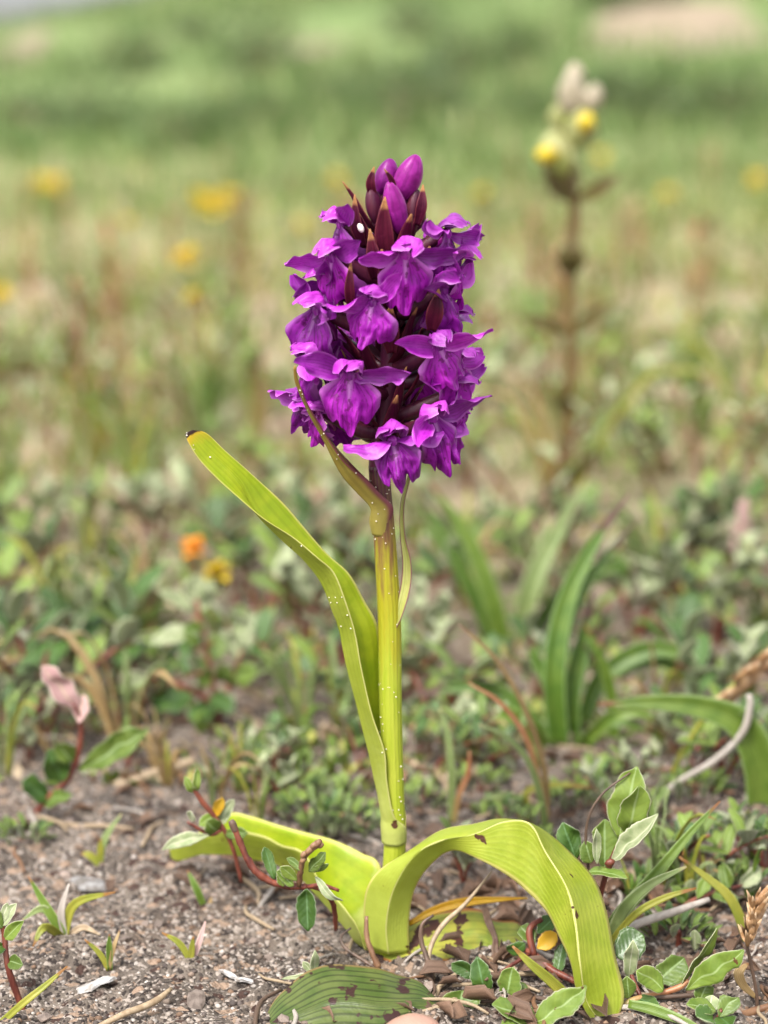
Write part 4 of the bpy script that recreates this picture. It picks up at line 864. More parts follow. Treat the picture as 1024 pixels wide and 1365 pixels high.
tupx(t, [(32, 1350, 0), (20, 1318, 0), (10, 1285, 0), (6, 1250, 2), (2, 1225, 2)], [5, 5, 4.5, 4, 3], M['redstem'], d0=d0, bump=.2)
for b, e, wd, tp in (((6, 1250, 2), (32, 1228, 0), 20, 'w_bright'), ((10, 1284, 0), (30, 1290, -4), 18, 'w_top'), ((4, 1235, 2), (-20, 1215, 0), 22, 'w_top'), ((6, 1262, 2), (-16, 1270, -4), 22, 'w_dark'), ((4, 1232, 2), (22, 1205, 3), 14, 'w_silver'), ((4, 1228, 2), (10, 1205, 3), 12, 'w_silver')):
    lfpx(t, b, e, wd, tp, d0=d0)
# --- little sedges on the bare sand
def sedge(label, cx, cy, blades, name='sedge_tuft'):
    t = thing(name, label, 'sedge', gz(G(cx, cy))); d0 = dep(cx, cy)
    for tip, mid, wd, m in blades:
        blpx(t, [(cx+rng.uniform(-3, 3), cy+5, 0), (mid[0], mid[1], mid[2]), (tip[0], tip[1], tip[2])], [wd*.8, wd, 2], M[m], d0=d0, fold=.5, nv=12)
sedge('yellow green sedge tuft with two dead white blades on bare sand', 88, 1246, [((154, 1189, -4), (100, 1205, 0), 13, 'g_yellow'), ((38, 1168, 2), (66, 1215, 0), 13, 'g_green'), ((44, 1262, -10), (60, 1236, -6), 12, 'g_yellow'), ((92, 1178, 2), (82, 1215, 0), 10, 'paletwig'), ((92, 1288, -12), (90, 1262, -8), 9, 'paletwig'), ((30, 1226, -4), (60, 1212, 0), 12, 'g_pale'), ((134, 1246, -4), (110, 1236, 0), 9, 'straw')])
sedge('tiny green sedge sprout with a red sheath on bare sand', 146, 1288, [((113, 1252, 0), (134, 1272, 0), 8, 'g_yellow'), ((146, 1245, 0), (146, 1265, 0), 9, 'g_green'), ((160, 1240, 2), (152, 1262, 0), 6, 'g_brown')])
sedge('tiny olive sedge sprout with a purple blade on bare sand', 256, 1282, [((216, 1243, 0), (240, 1258, 0), 9, 'g_yellow'), ((258, 1248, 0), (256, 1265, 0), 9, 'g_yellow'), ((274, 1228, 4), (266, 1255, 2), 9, 'w_pink')])
sedge('single short green blade beneath the tip of the low lime leaf', 276, 1206, [((250, 1160, 2), (262, 1184, 0), 10, 'g_green'), ((282, 1196, 2), (280, 1204, 0), 6, 'g_brown')])
sedge('pale yellow sprout behind the bare sand patch on the left', 135, 1150, [((108, 1138, 0), (120, 1140, 0), 10, 'g_yellow'), ((162, 1085, 4), (140, 1118, 2), 10, 'g_pale'), ((134, 1118, 0), (134, 1132, 0), 9, 'g_yellow')])
solo_blade('grass_sprig', 'lone slanting yellow green grass blade rising from the bottom corner by the red stemmed willow', 'grass', [(-8, 1372, 0), (30, 1338, 0), (60, 1314, 2), (90, 1288, 4)], [9, 10, 8, 2], 'g_yellow', d0=dep(0, 1362), fold=.5)
solo_tube('dry_twig', 'long tan twig lying on bare sand left of the ribbed leaf', 'twig', [(125, 1372, -44), (165, 1352, -40), (205, 1336, -35), (228, 1318, -30)], [4, 5, 5.5, 3], 'straw', bump=.2)
solo_tube('dry_twig', 'thick pale brown dead stem lying behind the willow with the pinkish leaf', 'twig', [(152, 1048, 0), (190, 1036, 3), (230, 1024, 6), (260, 1014, 8)], [7, 8, 8, 6], 'straw', d0=dep(200, 1045), bump=.15)

# --- shells and pebbles
def flake(px, py, wpx, hpx, seed, ang=0.0):
    p = gz(G(px, py), .0012); m = mpp(p[1]); r = np.random.default_rng(seed); n = 9; V = []; F = []
    for ring, (s, h) in enumerate(((1, -.0008), (1, -.0001), (.7, .0004), (.35, .0006))):
        for k in range(n):
            a = 6.283*k/n; rr = s*(1+.35*math.sin(2*a+seed)+.25*(r.random()-.5)*(ring < 2))
            x, y = math.cos(a)*wpx*m*rr/2, math.sin(a)*hpx*m*1.6*rr/2
            V.append(p+np.array([x*math.cos(ang)-y*math.sin(ang), x*math.sin(ang)+y*math.cos(ang), h+.0012*math.cos(a+seed)*s]))
    V.append(p+np.array([0, 0, .0006]))
    for a in range(3):
        for k in range(n): F.append([a*n+k, a*n+(k+1) % n, (a+1)*n+(k+1) % n, (a+1)*n+k])
    for k in range(n): F.append([3*n+k, 3*n+(k+1) % n, 4*n])
    F.append(list(range(n))[::-1]); return np.array(V), F, p
for (px, py, a, b, sd, an, lb) in ((128, 1316, 50, 26, 1, .5, 'long angular white shell fragment on bare sand'), (327, 1312, 24, 16, 2, 0, 'small bright white shell chip left of the ribbed leaf'), (305, 1303, 24, 9, 3, .2, 'thin white shell sliver next to a small bright chip'), (120, 1182, 60, 15, 4, .1, 'large flat grey white shell fragment behind the white bladed sedge'), (262, 1338, 34, 20, 5, .3, 'dull cream shell fragment near the long tan twig')):
    V, F, p = flake(px, py, a, b, sd, an); solo('shell_fragment', lb, 'shell', V, F, M['shell'] if sd != 5 else M['pebble'], None, None, p, smooth=False)

# ------------------------------------------------------------------ scattered plants, litter and stones
def place(me, name, p, rz, s, label, cat, group, tilt=(0, 0)):
    o = bpy.data.objects.new(name, me); C.objects.link(o); o.location = p; o.rotation_euler = (tilt[0], tilt[1], rz); o.scale = (s, s, s)
    return tag(o, label, cat, group)
def pure(V, F, mats, name, uv=None, mi=None):
    o = mk(name, V, F, mats, None, uv, mi); me = o.data; bpy.data.objects.remove(o); return me
def lproto(L, Wd, arc, fold, th, nu=5, nv=8):
    sp = [np.array([0, L*a, L*arc*math.sin(a*2.2)]) for a in (0, .33, .67, 1)]
    return blade_grid(sp, LP*Wd*L/2, facing=(0, 0, 1), fold=fold, nu=nu, nv=nv)
leafkinds = [('w_top', 'w_silver'), ('w_dark', 'w_silver'), ('w_bright', 'w_silver'), ('w_silver', 'w_silver')]
lmesh = {}
for k, (a, b) in enumerate(leafkinds):
    for j, (wd, arc, fo) in enumerate(((.40, .12, .25), (.48, .02, .35), (.34, .2, .3))):
        V, F, uv, mi = grid(lproto(1, wd, arc, fo, 0), .022); lmesh[k, j] = pure(V, F, [M[a], M[b]], 'leaf', uv, mi)
def shoot_layout(seed, h, nl, ll):
    r = np.random.default_rng(seed); ns = 1+int(r.integers(1, 4)); stems = []; leaves = []
    for s in range(ns):
        a = r.uniform(0, 6.28); ln = r.uniform(.25, .9); top = np.array([math.cos(a)*h*ln, math.sin(a)*h*ln, h*(1-.3*ln)*r.uniform(.7, 1.1)])
        pts = [np.array([0, 0, -.004]), top*np.array([.25, .25, .4]), top*np.array([.6, .6, .75]), top]; stems.append(pts); c = cr(pts, 20)
        m = max(4, nl//ns)
        for i in range(m):
            f = .3+.7*(i+.5)/m; p = c[min(19, int(f*19))]; b = i*2.4+r.uniform(-.4, .4); up = r.uniform(.2, 1.0) if f < .85 else r.uniform(1, 2)
            d = unit((math.cos(b), math.sin(b), up)); leaves.append((p, d, ll*r.uniform(.7, 1.2)*(1 if f < .85 else .75), r))
    return stems, leaves, r
def lmat(d, up, L, p):
    y = unit(d); z = unit(np.asarray(up)-y*np.dot(up, y)); x = np.cross(y, z)
    m = Matrix.Identity(4)
    for i in range(3): m[i][0], m[i][1], m[i][2], m[i][3] = x[i]*L, y[i]*L, z[i]*L, p[i]
    return m
def shoot_parts(seed, h, nl, ll, wts):
    root = bpy.data.objects.new('willow_shoot', None); C.objects.link(root); ORG[root] = np.zeros(3); tree = {root: []}
    stems, leaves, r = shoot_layout(seed, h, nl, ll)
    for pts in stems:
        tree[root].append(tube('stem', pts, [.0009, .0009, .0008, .0005], M['redstem'], root, seg=6, n=12))
    for p, d, L, _ in leaves:
        k = int(r.choice(4, p=wts)); o = bpy.data.objects.new('leaf', lmesh[k, int(r.integers(3))]); C.objects.link(o); o.parent = root
        o.matrix_local = lmat(d, (r.uniform(-.3, .3), r.uniform(-.3, .3), 1.01), L, p); tree[root].append(o)
    return root, tree
def shoot_joined(seed, h, nl, ll, wts):
    stems, leaves, r = shoot_layout(seed, h, nl, ll); VV, FF, MI, UU = [], [], [], []; k0 = 0
    names = ['redstem', 'w_top', 'w_dark', 'w_bright', 'w_silver']
    for pts in stems:
        V, F, uv = tube_geo(pts, [.0009, .0009, .0008, .0005], 5, 8, cap=False); VV.append(V); UU.append(uv); FF += [[a+k0 for a in f] for f in F]; MI += [0]*len(F); k0 += len(V)
    g = lproto(1, .42, .12, .3, 0, 3, 6); Vg, Fg, uvg, _ = grid(g)
    for p, d, L, _ in leaves:
        m = np.array(lmat(d, (r.uniform(-.3, .3), r.uniform(-.3, .3), 1.01), L, p)); V = Vg@m[:3, :3].T+m[:3, 3]
        VV.append(V); UU.append(uvg); FF += (Fg+k0).tolist(); MI += [1+int(r.choice(4, p=wts))]*len(Fg); k0 += len(V)
    return pure(np.concatenate(VV), FF, [M[n] for n in names], 'willow_shoot', np.concatenate(UU), MI)
def tuft_layout(seed, h, nb):
    r = np.random.default_rng(seed); out = []
    for i in range(nb):
        a = r.uniform(0, 6.28); ln = r.uniform(.15, .8); hh = h*r.uniform(.5, 1.1); d = np.array([math.cos(a), math.sin(a), 0])
        out.append([d*.002+np.array([0, 0, -.004]), d*hh*ln*.3+np.array([0, 0, hh*.5]), d*hh*ln*.7+np.array([0, 0, hh*.85]), d*hh*ln*1.15+np.array([0, 0, hh*(1-.35*ln)])])
    return out, r
GM = ['g_green', 'g_mid', 'g_pale', 'g_yellow', 'g_brown']
def tuft_parts(seed, h, nb, wd, p):
    root = bpy.data.objects.new('grass_tuft', None); C.objects.link(root); ORG[root] = np.zeros(3); tree = {root: []}
    lay, r = tuft_layout(seed, h, nb)
    for pts in lay:
        tree[root].append(blade('blade', pts, np.array([.8, 1, .8, .1])*wd/2, [M[GM[int(r.choice(5, p=p))]]]*2, root, th=.0002, facing=(r.uniform(-1, 1), r.uniform(-1, 1), .3), nu=3, nv=9, fold=.4))
    return root, tree
def tuft_joined(seed, h, nb, wd, p):
    lay, r = tuft_layout(seed, h, nb); VV, FF, MI, UU = [], [], [], []; k0 = 0
    for pts in lay:
        V, F, uv, _ = grid(blade_grid(pts, np.array([.8, 1, .8, .1])*wd/2, facing=(r.uniform(-1, 1), r.uniform(-1, 1), .3), nu=3, nv=6, fold=.4))
        VV.append(V); UU.append(uv); FF += (F+k0).tolist(); MI += [int(r.choice(5, p=p))]*len(F); k0 += len(V)
    return pure(np.concatenate(VV), FF, [M[n] for n in GM], 'grass_tuft', np.concatenate(UU), MI)

def clear_of(p, lst, d):
    return all((p[0]-a[0])**2+(p[1]-a[1])**2 > d*d for a in lst)
taken = [base]
HERO = [(o.location.x, o.location.y) for o in C.objects if o.parent is None and o.get('category') in ('willow', 'sedge', 'plantain', 'grass') and o.location.y > .03]
HERO += [tuple(P(258, 734, .33)[:2]), tuple(P(290, 768, .29)[:2]), tuple(P(270, 750, .25)[:2])]
HS = [.026]*(len(HERO)-3)+[.010]*3
def hero_clear(p): return all(not (abs(p[0]-hx) < hs_ and -.06 < p[1]-hy < .04) for (hx, hy), hs_ in zip(HERO, HS))
def rand_ground(x0, x1, y0, y1, mind):
    for _ in range(60):
        p = G(rng.uniform(x0, x1), rng.uniform(y0, y1))
        if clear_of(p, taken, mind) and hero_clear(p): taken.append(p); return gz(p)
    return gz(p)
# middle ground: willows and grass with all their parts
WT = [.34, .22, .16, .28]
WT = [[.5, .1, .3, .1], [.2, .05, .1, .65], [.3, .55, .05, .1]]
wp = [shoot_parts(500+k, .030+.006*(k % 4), 12+2*(k % 3), .015+.0015*(k % 3), WT[k % 3]) for k in range(6)]
LW = ['small green leaved willow shoot on the open ground behind the orchid', 'small silvery leaved willow shoot on the open ground behind the orchid', 'small dark leaved willow shoot on the open ground behind the orchid']; GW = 'willow shoots on the ground behind the orchid'
spots = []
for i in range(72):
    spots.append(rand_ground(-120, 1150, 700, 985, .016))
nb_ = len(spots); spots += [rand_ground(850, 1060, 1090, 1180, .012) for _ in range(3)]+[rand_ground(560, 700, 1010, 1090, .012) for _ in range(3)]+[rand_ground(-40, 200, 960, 1110, .012) for _ in range(6)]+[rand_ground(330, 500, 925, 1080, .010) for _ in range(8)]+[rand_ground(560, 1050, 1000, 1180, .009) for _ in range(16)]
for i, p in enumerate(spots):
    root, tree = wp[i % 6]
    o = root if i < 6 else copy_tree(root, tree)
    o.location = p; o.rotation_euler = (0, 0, rng.uniform(0, 6.28)); s = rng.uniform(.7, 1.25) if i < nb_ else rng.uniform(.4, .75); o.scale = (s, s, s); tag(o, LW[i % 3], 'willow', GW+(': green', ': silvery', ': dark')[i % 3])
gp_ = [tuft_parts(700+k, .028+.010*(k % 3), 6+k % 3, .0024, [[.5, .3, .1, .1, 0], [.05, .0, .15, .2, .6], [.1, 0, .5, .4, 0]][k % 3]) for k in range(6)]
for i in range(94):
    root, tree = gp_[i % 6]; o = root if i < 6 else copy_tree(root, tree)
    o.location = rand_ground(-120, 1150, 660, 1010, .010) if i < 66 else rand_ground(560, 1060, 1000, 1210, .006) if i < 82 else rand_ground(-40, 470, 960, 1120, .008); o.rotation_euler = (0, 0, rng.uniform(0, 6.28)); s = rng.uniform(.6, 1.3) if i < 66 else rng.uniform(.35, .7); o.scale = (s, s, s)
    kd = ('green', 'straw brown', 'pale yellow')[i % 3]; tag(o, 'small loose %s grass tuft on the open ground behind the orchid' % kd, 'grass', kd+' grass tufts behind the orchid')
# green cushions of tiny leaves behind the stem
def cushion(seed, rad, n):
    r = np.random.default_rng(seed); root = bpy.data.objects.new('leafy_cushion', None); C.objects.link(root); ORG[root] = np.zeros(3); tree = {root: []}
    for i in range(n):
        a = r.uniform(0, 6.28); rr = rad*math.sqrt(r.random()); p = np.array([math.cos(a)*rr, math.sin(a)*rr, rad*.55*(1-(rr/rad)**2)*r.uniform(.4, 1)+.0005])
        o = bpy.data.objects.new('leaf', lmesh[int(r.choice(3, p=[.5, .2, .3])), int(r.integers(3))]); C.objects.link(o); o.parent = root
        o.matrix_local = lmat((math.cos(a)+r.uniform(-.8, .8), math.sin(a)+r.uniform(-.8, .8), r.uniform(.3, 1.4)), (0, 0.01, 1.01), r.uniform(.004, .0065), p); tree[root].append(o)
    o = tube('stem', [np.array([0, 0, -.003]), np.array([0, 0, rad*.2]), np.array([.001, 0, rad*.4])], [.0009, .0008, .0005], M['redstem'], root, seg=6, n=6); tree[root].append(o)
    return root, tree
cu = [cushion(40+k, .008, 40) for k in range(2)]
for i, (px, py) in enumerate(((455, 1098), (430, 1112), (478, 1110), (405, 1062), (880, 1195), (452, 1068), (408, 1090), (925, 1062), (672, 1098), (700, 1130), (860, 1085), (640, 1050), (985, 1125), (800, 1040), (350, 1020), (560, 1075), (30, 1120), (760, 1075), (905, 1255), (965, 1190))):
    root, tree = cu[i % 2]; o = root if i < 2 else copy_tree(root, tree); o.location = gz(G(px, py)); o.rotation_euler = (0, 0, i*1.3); s = .85+.3*rng.random(); o.scale = (s, s, s)
    tag(o, 'low cushion of tiny crowded green leaves on the sand around the orchid', 'ground plant', 'leafy cushions on the sand')
# farther off: whole plants as one mesh each
wj = [shoot_joined(520+k, .045+.008*(k % 4), 14, .015, [[.4, .05, .35, .2], [.15, .03, .12, .7]][k % 2]) for k in range(6)]
for i in range(130):
    p = rand_ground(-200, 1230, 400, 715, .025)
    place(wj[i % 6], 'willow_shoot', p, rng.uniform(0, 6.28), rng.uniform(.7, 1.4), 'blurred %s willow shoot in the meadow beyond the sedges' % ('green', 'silvery')[i % 2], 'willow', ('green', 'silvery')[i % 2]+' willow shoots out in the meadow')
gj = [tuft_joined(720+k, .05+.015*(k % 3), 10, .003, [[.4, .2, .25, .1, .05], [.05, .0, .2, .2, .55]][k % 2]) for k in range(6)]
for i in range(150):
    p = rand_ground(-200, 1230, 290, 690, .02)
    place(gj[i % 6], 'grass_tuft', p, rng.uniform(0, 6.28), rng.uniform(.6, 1.2), 'blurred %s grass tuft in the meadow beyond the sedges' % ('green', 'straw coloured')[i % 2], 'grass', ('green', 'straw coloured')[i % 2]+' grass tufts out in the meadow')
# russet dock-like stems
def russet(seed):
    r = np.random.default_rng(seed); VV, FF, UU = [], [], []; k0 = 0; h = .10*r.uniform(.8, 1.2)
    V, F, uv = tube_geo([np.array([0, 0, -.005]), np.array([.004, 0, h*.5]), np.array([.002, .003, h])], [.0012, .001, .0006], 5, 8, cap=False); VV.append(V); UU.append(uv); FF += F; k0 = len(V)
    g = lproto(1, .35, .1, .3, 0, 3, 5); Vg, Fg, uvg, _ = grid(g)
    for i in range(22):
        b = r.uniform(0, 6.28); m = np.array(lmat((math.cos(b), math.sin(b), 1.2), (0, .01, 1.01), r.uniform(.008, .018), np.array([0, 0, h*r.uniform(.3, 1)]))); V = Vg@m[:3, :3].T+m[:3, 3]
        VV.append(V); UU.append(uvg); FF += (Fg+k0).tolist(); k0 += len(V)
    return pure(np.concatenate(VV), FF, M['litter_far'], 'russet_stem', np.concatenate(UU))
M['litter_far'] = leaf_mat('russet', (.27, .14, .065), (.36, .21, .10), transl=.2, rnd=.3)
rj = [russet(60+k) for k in range(3)]
for i in range(70):
    p = rand_ground(-200, 1230, 265, 600, .02)
    place(rj[i % 3], 'russet_stem', p, rng.uniform(0, 6.28), rng.uniform(.6, 1.2), 'blurred russet brown leafy stem in the meadow', 'dry plant', 'russet stems in the meadow')
# yellow flowers
def yflower(seed, h, mat, hr=.008):
    r = np.random.default_rng(seed); VV, FF, UU, MI = [], [], [], []; k0 = 0
    V, F, uv = tube_geo([np.array([0, 0, -.005]), np.array([.003, .002, h*.5]), np.array([0, 0, h])], [.0009, .0008, .0007], 5, 8, cap=False); VV.append(V); UU.append(uv); FF += F; MI += [0]*len(F); k0 = len(V)
    g = lproto(1, .45, .12, .2, 0, 3, 5); Vg, Fg, uvg, _ = grid(g)
    for i in range(34):
        b = r.uniform(0, 6.28); el = r.uniform(-.5, 1.8); m = np.array(lmat((math.cos(b), math.sin(b), el), (0.02, .01, 1.01) if el < 1.2 else (1, .1, .2), hr*r.uniform(.8, 1.05), np.array([0, 0, h]))); V = Vg@m[:3, :3].T+m[:3, 3]
        VV.append(V); UU.append(uvg); FF += (Fg+k0).tolist(); MI += [1]*len(Fg); k0 += len(V)
    for i in range(4):
        b = r.uniform(0, 6.28); m = np.array(lmat((math.cos(b), math.sin(b), .5), (0, .01, 1.01), .015, np.array([0, 0, h*.1*i]))); V = Vg@m[:3, :3].T+m[:3, 3]
        VV.append(V); UU.append(uvg); FF += (Fg+k0).tolist(); MI += [2]*len(Fg); k0 += len(V)
    return pure(np.concatenate(VV), FF, [M['rattle_stem'], M[mat], M['w_top']], 'yellow_flower', np.concatenate(UU), MI)
yj = yflower(5, 1.0, 'ypetal')
def put_flower(px, py, y, mat, label, group=None, hr=.009, cat='flower', name='yellow_flower'):
    hpt = P(px, py, y); g = float(terrain(hpt[0], hpt[1])); h = max(.012, hpt[2]-g)
    place(yflower(int(px), h, mat, hr), name, (hpt[0], hpt[1], g), rng.uniform(0, 6.28), 1, label, cat, group)
YL = 'blurred yellow flower standing in the meadow'; YG = 'yellow flowers in the meadow'
for px, py, y, hr in ((246, 349, .95, .014), (256, 401, .88, .010), (282, 280, 1.9, .024), (304, 270, 2.1, .024), (268, 270, 2.2, .02), (72, 252, 2.3, .022), (402, 306, 1.7, .013), (4, 402, 1.0, .013), (1010, 248, 2.2, .022), (448, 244, 2.5, .022), (56, 246, 2.4, .018), (890, 262, 2.3, .017), (640, 262, 2.3, .016), (170, 300, 1.8, .012), (800, 215, 2.6, .02)):
    put_flower(px, py, y, 'ypetal', YL, YG, hr)
put_flower(258, 734, .33, 'opetal', 'blurred upright orange flower on the open ground left of the orchid', None, .0075, name='orange_flower')
put_flower(290, 768, .29, 'ypetal', 'blurred low golden flower on the open ground left of the orchid', None, .0075)
# pale spike on the right and pale boulder far off
t = thing('pale_seed_spike', 'short pale pinkish seed spike standing alone by the right side sedge', 'seed head', gz(G(990, 800)))
d0 = dep(990, 800)
tupx(t, [(990, 806, 0), (988, 770, 0), (990, 730, 0), (992, 682, 0)], [4, 4, 4, 2], M['straw'], d0=d0)
for i in range(16):
    f = i/15; a = rng.uniform(-1, 1); blpx(t, [(990, 765-f*75, 0), (990+9*a, 752-f*75, 2*a), (990+14*a, 736-f*75, 3*a)], [5, 12, 2], M['w_pink'], 'spikelet', d0=d0, nv=5, nu=3)
V, F, uv = blob_geo(np.zeros(3), np.array([[.075, 0, 0], [0, .06, 0], [0, 0, .055]]), 14, 9); V = V*(1+.25*(vnoise(V[:, 0]*30, V[:, 2]*30+V[:, 1]*17, 2)-.5))[:, None]
hp = P(40, 150, 11.0); 
for yy in np.linspace(5, 26, 400):
    hp = P(40, 150, yy)
    if terrain(hp[0], hp[1]) > hp[2]-.02: break
solo('pale_boulder', 'pale whitish boulder on the green dune slope', 'boulder', V*yy/11+hp, F, M['shell'], uv, None, hp)

# --- yellow rattle
t = thing('yellow_rattle', 'tall brown stemmed yellow rattle with puffy pale seed pods and yellow blooms behind the orchid', 'wildflower', gz(G(748, 705)))
d0 = dep(748, 705)
tupx(t, [(748, 712, 0), (752, 640, 0), (758, 540, 0), (760, 450, 0), (760, 360, 0), (766, 275, 0), (760, 230, 0), (764, 170, 0), (766, 110, 0)], [8, 8, 8.5, 8.5, 8.5, 8, 7, 5, 3], M['rattle_stem'], d0=d0, n=50)
for b, m_, e, wd in (((758, 448, 0), (725, 432, -8), (690, 424, -12), 16), ((762, 446, 0), (795, 420, -8), (828, 402, -12), 17), ((766, 268, 0), (742, 250, -10), (724, 222, -14), 20), ((768, 268, 0), (800, 252, -8), (826, 232, -12), 18), ((756, 560, 0), (748, 530, -6), (752, 505, -8), 16), ((756, 645, 0), (778, 622, -6), (800, 598, -8), 15),
                 ((752, 660, 0), (736, 662, -6), (722, 650, -8), 15), ((760, 370, 0), (752, 345, -8), (758, 320, -8), 16), ((762, 365, 0), (772, 345, -6), (768, 325, -6), 14), ((752, 690, 0), (735, 680, -6), (722, 690, -8), 14)):
    blpx(t, [b, m_, e], [8, wd*1.3, 4], M['rattle_leaf'], 'leaf', d0=d0, fold=.5, nv=9)
mm = mpp(d0/1000)
for px, py, rx, rz_, mt, dd, fl in ((742, 205, 24, 30, 'calyx', -10, (718, 207)), (775, 172, 22, 26, 'calyx', -8, (786, 156)), (762, 125, 19, 27, 'calyx_dry', -4, None), (746, 158, 15, 20, 'calyx', -2, None), (790, 130, 14, 18, 'calyx_dry', -6, None), (766, 100, 13, 16, 'calyx_dry', 0, None), (762, 232, 15, 22, 'calyx', 4, None)):
    c = P(px, py, (d0+dd)/1000.); V, F, uv = blob_geo(c, np.array([[rx*mm, 0, 0], [0, rx*.55*mm, 0], [(px-764)/60*rz_*mm*.4, 0, rz_*mm]]), 12, 9, .5); o = mk('calyx', V, F, M[mt], t, uv)
    if fl:
        a = P(px, py, (d0+dd-4)/1000.); e = P(fl[0], fl[1], (d0+dd-12)/1000.); V, F, uv = tube_geo([a, a*.4+e*.6, e], [.002, .0042, .0025], 8, 8); mk('corolla', V, F, M['ypetal'], o, uv)

# --- ground cover and dune vegetation that reads as one mass
def leaf_cloud(name, label, cat, n, pos, size, wid, pal, lean, seed):
    r = np.random.default_rng(seed); Pp = pos(r, n); n = len(Pp)
    a = r.uniform(0, 6.283, n); d = np.stack([np.cos(a), np.sin(a), np.zeros(n)], 1); sd = np.stack([-np.sin(a), np.cos(a), np.zeros(n)], 1)
    sz = size(r, Pp); ln = r.uniform(lean[0], lean[1], n)
    up = np.array([0, 0, 1.0]); mid = Pp+d*(sz*ln*.4)[:, None]+up*(sz*np.sqrt(1-np.minimum(ln, .98)**2)*.55)[:, None]; tip = Pp+d*(sz*ln)[:, None]+up*(sz*np.sqrt(1-np.minimum(ln, .98)**2)*.95)[:, None]
    w_ = (sz*wid)[:, None]
    V = np.stack([Pp-up*.002, mid-sd*w_/2, tip, mid+sd*w_/2], 1).reshape(-1, 3)
    F = np.arange(4*n).reshape(n, 4); ci = r.choice(len(pal[0]), n, p=pal[1]); col = np.array(pal[0])[ci]*r.uniform(.75, 1.3, (n, 1)); col = np.repeat(col, 4, 0)
    return tag(fastmesh(name, V, F, M['cover'], col), label, cat, kind='stuff')
def pos_px(x0, x1, y0, y1, thr, fs):
    def f(r, n):
        out = []
        px = r.uniform(x0, x1, n); py = r.uniform(y0, y1, n)
        d = np.stack([ray(a, b) for a, b in zip(px, py)]); tt = -CAM[2]/d[:, 2]; Q = CAM+d*tt[:, None]
        keep = vnoise(Q[:, 0]*fs, Q[:, 1]*fs, 31)*.6+vnoise(Q[:, 0]*fs*3, Q[:, 1]*fs*3, 32)*.4+r.uniform(-.12, .12, n) > thr
        Q = Q[keep]; Q[:, 2] = terrain(Q[:, 0], Q[:, 1]); return Q
    return f
GREY = [[(.13, .20, .035), (.20, .26, .065), (.32, .34, .21), (.46, .36, .24), (.30, .175, .095), (.36, .36, .09)], [.28, .25, .17, .12, .08, .10]]
leaf_cloud('low_herbs', 'low carpet of small mixed leaves on the ground behind the orchid', 'ground cover', 8000, pos_px(-200, 1230, 560, 1060, .53, 14), lambda r, p: r.uniform(.004, .010, len(p)), .42, GREY, (.5, .95), 1)
leaf_cloud('meadow_herbs', 'mixed low grass and leaves covering the meadow', 'ground cover', 24000, pos_px(-350, 1380, 225, 640, .47, 5), lambda r, p: r.uniform(.010, .030, len(p))*np.clip(p[:, 1]*.5+.3, .5, 1.6), .18, [GREY[0], [.30, .25, .10, .14, .12, .09]], (.2, .9), 2)
def pos_dune(r, n):
    y = 1.8+27*r.random(n)**1.2; x = r.uniform(-1, 1, n)*(1.5+.40*(y+.5)); k = vnoise(x*.8, y*.5, 41)+r.uniform(-.2, .2, n) > .30
    for (cx, cy, rx, ry) in BLOW: k &= ((x-cx)/rx)**2+((y-cy)/ry)**2 > 1.0
    x, y = x[k], y[k]; return np.stack([x, y, terrain(x, y)], 1)
leaf_cloud('dune_grass', 'green dune grass covering the slope in the distance', 'dune grass', 60000, pos_dune, lambda r, p: r.uniform(.08, .24, len(p))*np.clip(p[:, 1]/9, .22, 1), .10, [[(.105, .17, .045), (.155, .215, .065), (.21, .25, .095), (.29, .26, .14), (.07, .125, .036)], [.28, .28, .2, .1, .14]], (.15, .8), 3)
def shrub(seed):
    r = np.random.default_rng(seed); n = 900; VV = []; a = r.normal(size=(n, 3)); a /= np.linalg.norm(a, axis=1, keepdims=True); rr = r.random(n)**.4
    p = a*rr[:, None]*np.array([.45, .4, .28])*(1+.35*np.sin(a[:, :1]*5+seed)*np.cos(a[:, 1:2]*4)); p[:, 2] = np.abs(p[:, 2]+.16)
    d = r.normal(size=(n, 3)); d /= np.linalg.norm(d, axis=1, keepdims=True); e = np.cross(d, r.normal(size=(n, 3))); e /= np.linalg.norm(e, axis=1, keepdims=True)
    L = r.uniform(.03, .07, (n, 1)); V = np.stack([p-d*L/2, p-e*L*.2, p+d*L/2, p+e*L*.2], 1).reshape(-1, 3); F = np.arange(4*n).reshape(n, 4).tolist(); MI = [0]*n; UU = np.tile([[.5, 0], [0, .5], [.5, 1], [1, .5]], (n, 1))
    for k in range(7):
        b = r.uniform(0, 6.28); Vt, Ft, uvt = tube_geo([np.array([0, 0, -.03]), np.array([math.cos(b)*.1, math.sin(b)*.1, .12]), np.array([math.cos(b)*.26, math.sin(b)*.22, .28])], [.012, .009, .004], 5, 6, cap=False)
        F += [[i+len(V) for i in f] for f in Ft]; MI += [1]*len(Ft); V = np.concatenate([V, Vt]); UU = np.concatenate([UU, uvt])
    return pure(V, F, [M['shrubleaf'], M['brownstem']], 'dune_shrub', UU, MI)
M['shrubleaf'] = leaf_mat('shrub_leaf', (.055, .095, .026), (.085, .125, .038), transl=.2, rnd=.2, nscale=4)
sj = [shrub(80+k) for k in range(3)]
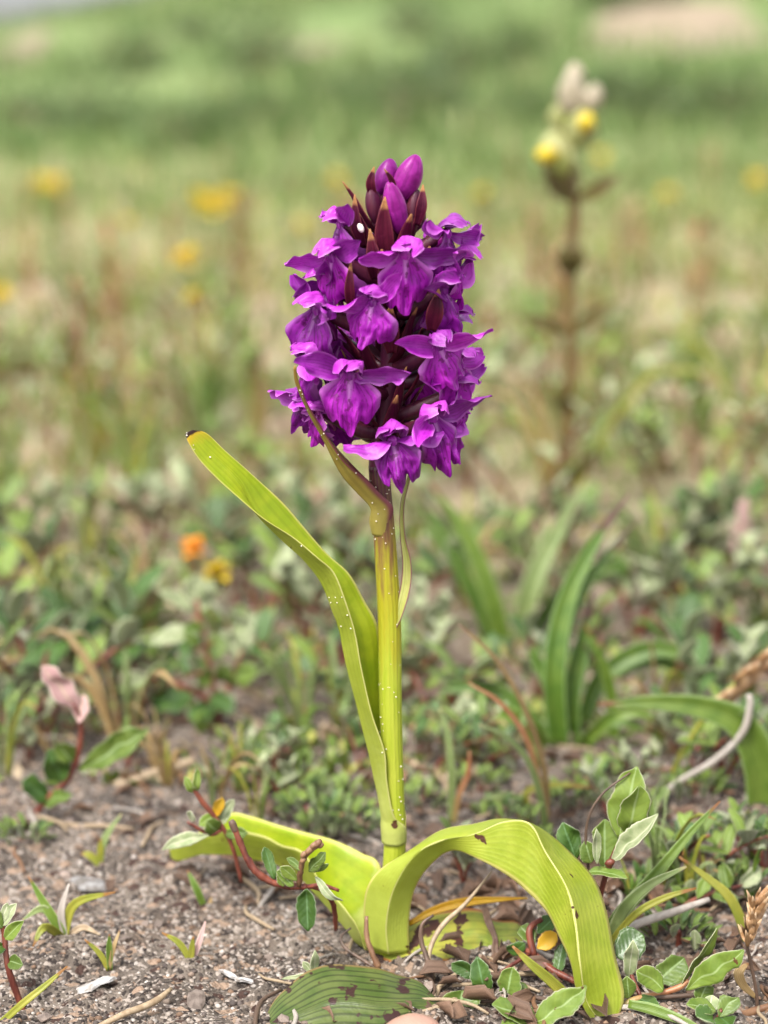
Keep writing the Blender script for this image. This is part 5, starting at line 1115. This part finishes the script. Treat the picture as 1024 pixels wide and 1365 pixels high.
for i, (px, py) in enumerate(((290, 195), (250, 205), (330, 188), (560, 172), (510, 180), (860, 170), (930, 178), (800, 180), (990, 172), (690, 178), (830, 14), (790, 8), (880, 4), (150, 190), (60, 200), (440, 150), (620, 120), (700, 90), (350, 95), (180, 100), (250, 55), (560, 50), (1100, 120), (-90, 130))):
    h_ = H(px+rng.uniform(-15, 15), py); x, y = h_[0], h_[1]
    place(sj[i % 3], 'dune_shrub', (x, y, float(terrain(x, y))), rng.uniform(0, 6.28), rng.uniform(.5, 1.0)*(.45+.035*y), 'blurred dark green shrub on the dune slope', 'shrub', 'shrubs on the dune slope')

# --- litter, straws and pebbles on the sand
dl = []
for k in range(4):
    V, F, uv, mi = grid(blade_grid([np.array([0, a, .10*math.sin(a*3+k)]) for a in (0, .33, .67, 1)], LP*np.array([1, .7, 1.2, .8, 1.1, .6, 1])*(.20+.05*k), facing=(0, 0, 1), fold=.7+.4*(k % 2), nu=5, nv=8, roll=-.5, rollend=.9*(k-1.5)), .03); dl.append(pure(V, F, [M['litter']]*2, 'dead_leaf', uv, mi))
def near_spot(x0, x1, y0, y1): 
    p = G(rng.uniform(x0, x1), rng.uniform(y0, y1)); return p
zones = [(540, 1030, 1010, 1370), (540, 1030, 900, 1370), (-40, 480, 900, 1200), (330, 1040, 1000, 1370)]
for i in range(230):
    p = near_spot(*zones[i % 4]); s = rng.uniform(.004, .011)
    place(dl[i % 4], 'dead_leaf', gz(p, .0012), rng.uniform(0, 6.28), s, 'small curled brown dead leaf lying on the sand', 'dead leaf', 'dead leaves scattered on the sand', (rng.uniform(-.3, .3), rng.uniform(-.3, .3)))
sw = []
for k in range(4):
    V, F, uv = tube_geo([np.array([-.5, 0, 0]), np.array([-.15, .05*(k-1.5), .03]), np.array([.2, .03*k, .02]), np.array([.5, -.05, 0])], [.022, .03, .03, .018], 6, 9, bump=.2); sw.append([pure(V, F, M[m], 'straw', uv) for m in ('straw', 'brownstem', 'paletwig', 'darktwig')])
for i in range(270):
    p = near_spot(*zones[i % 4]) if i < 200 else near_spot(-60, 1090, 700, 1000); s = rng.uniform(.006, .026); z_ = float(vnoise(p[0]*130, p[1]*130, 11)-.5)*.0034
    place(sw[i % 4][int(rng.choice(4, p=[.4, .25, .2, .15]))], 'straw', gz(p, .0008+z_), rng.uniform(0, 6.28), s, 'broken bit of dry straw lying on the sand', 'straw', 'straw bits scattered on the sand', (0, rng.uniform(-.06, .06)))
pb = []
for k in range(6):
    V, F = rock_unit(300+k); pb.append(pure(V*np.array([1, .8, .6]), F.tolist(), M['pebble'], 'pebble'))
for m_ in pb: m_.polygons.foreach_set('use_smooth', np.zeros(len(m_.polygons), bool))
for i in range(180):
    p = near_spot(-40, 1060, 1000, 1375); s = .0008+.0016*rng.random()**2.5; z_ = float(vnoise(p[0]*130, p[1]*130, 11)-.5)*.0034
    place(pb[i % 6], 'pebble', gz(p, z_+s*.2), rng.uniform(0, 6.28), s, 'tiny angular pebble on the sand around the orchid', 'pebble', 'tiny pebbles on the sand', (rng.uniform(-.5, .5), rng.uniform(-.5, .5)))
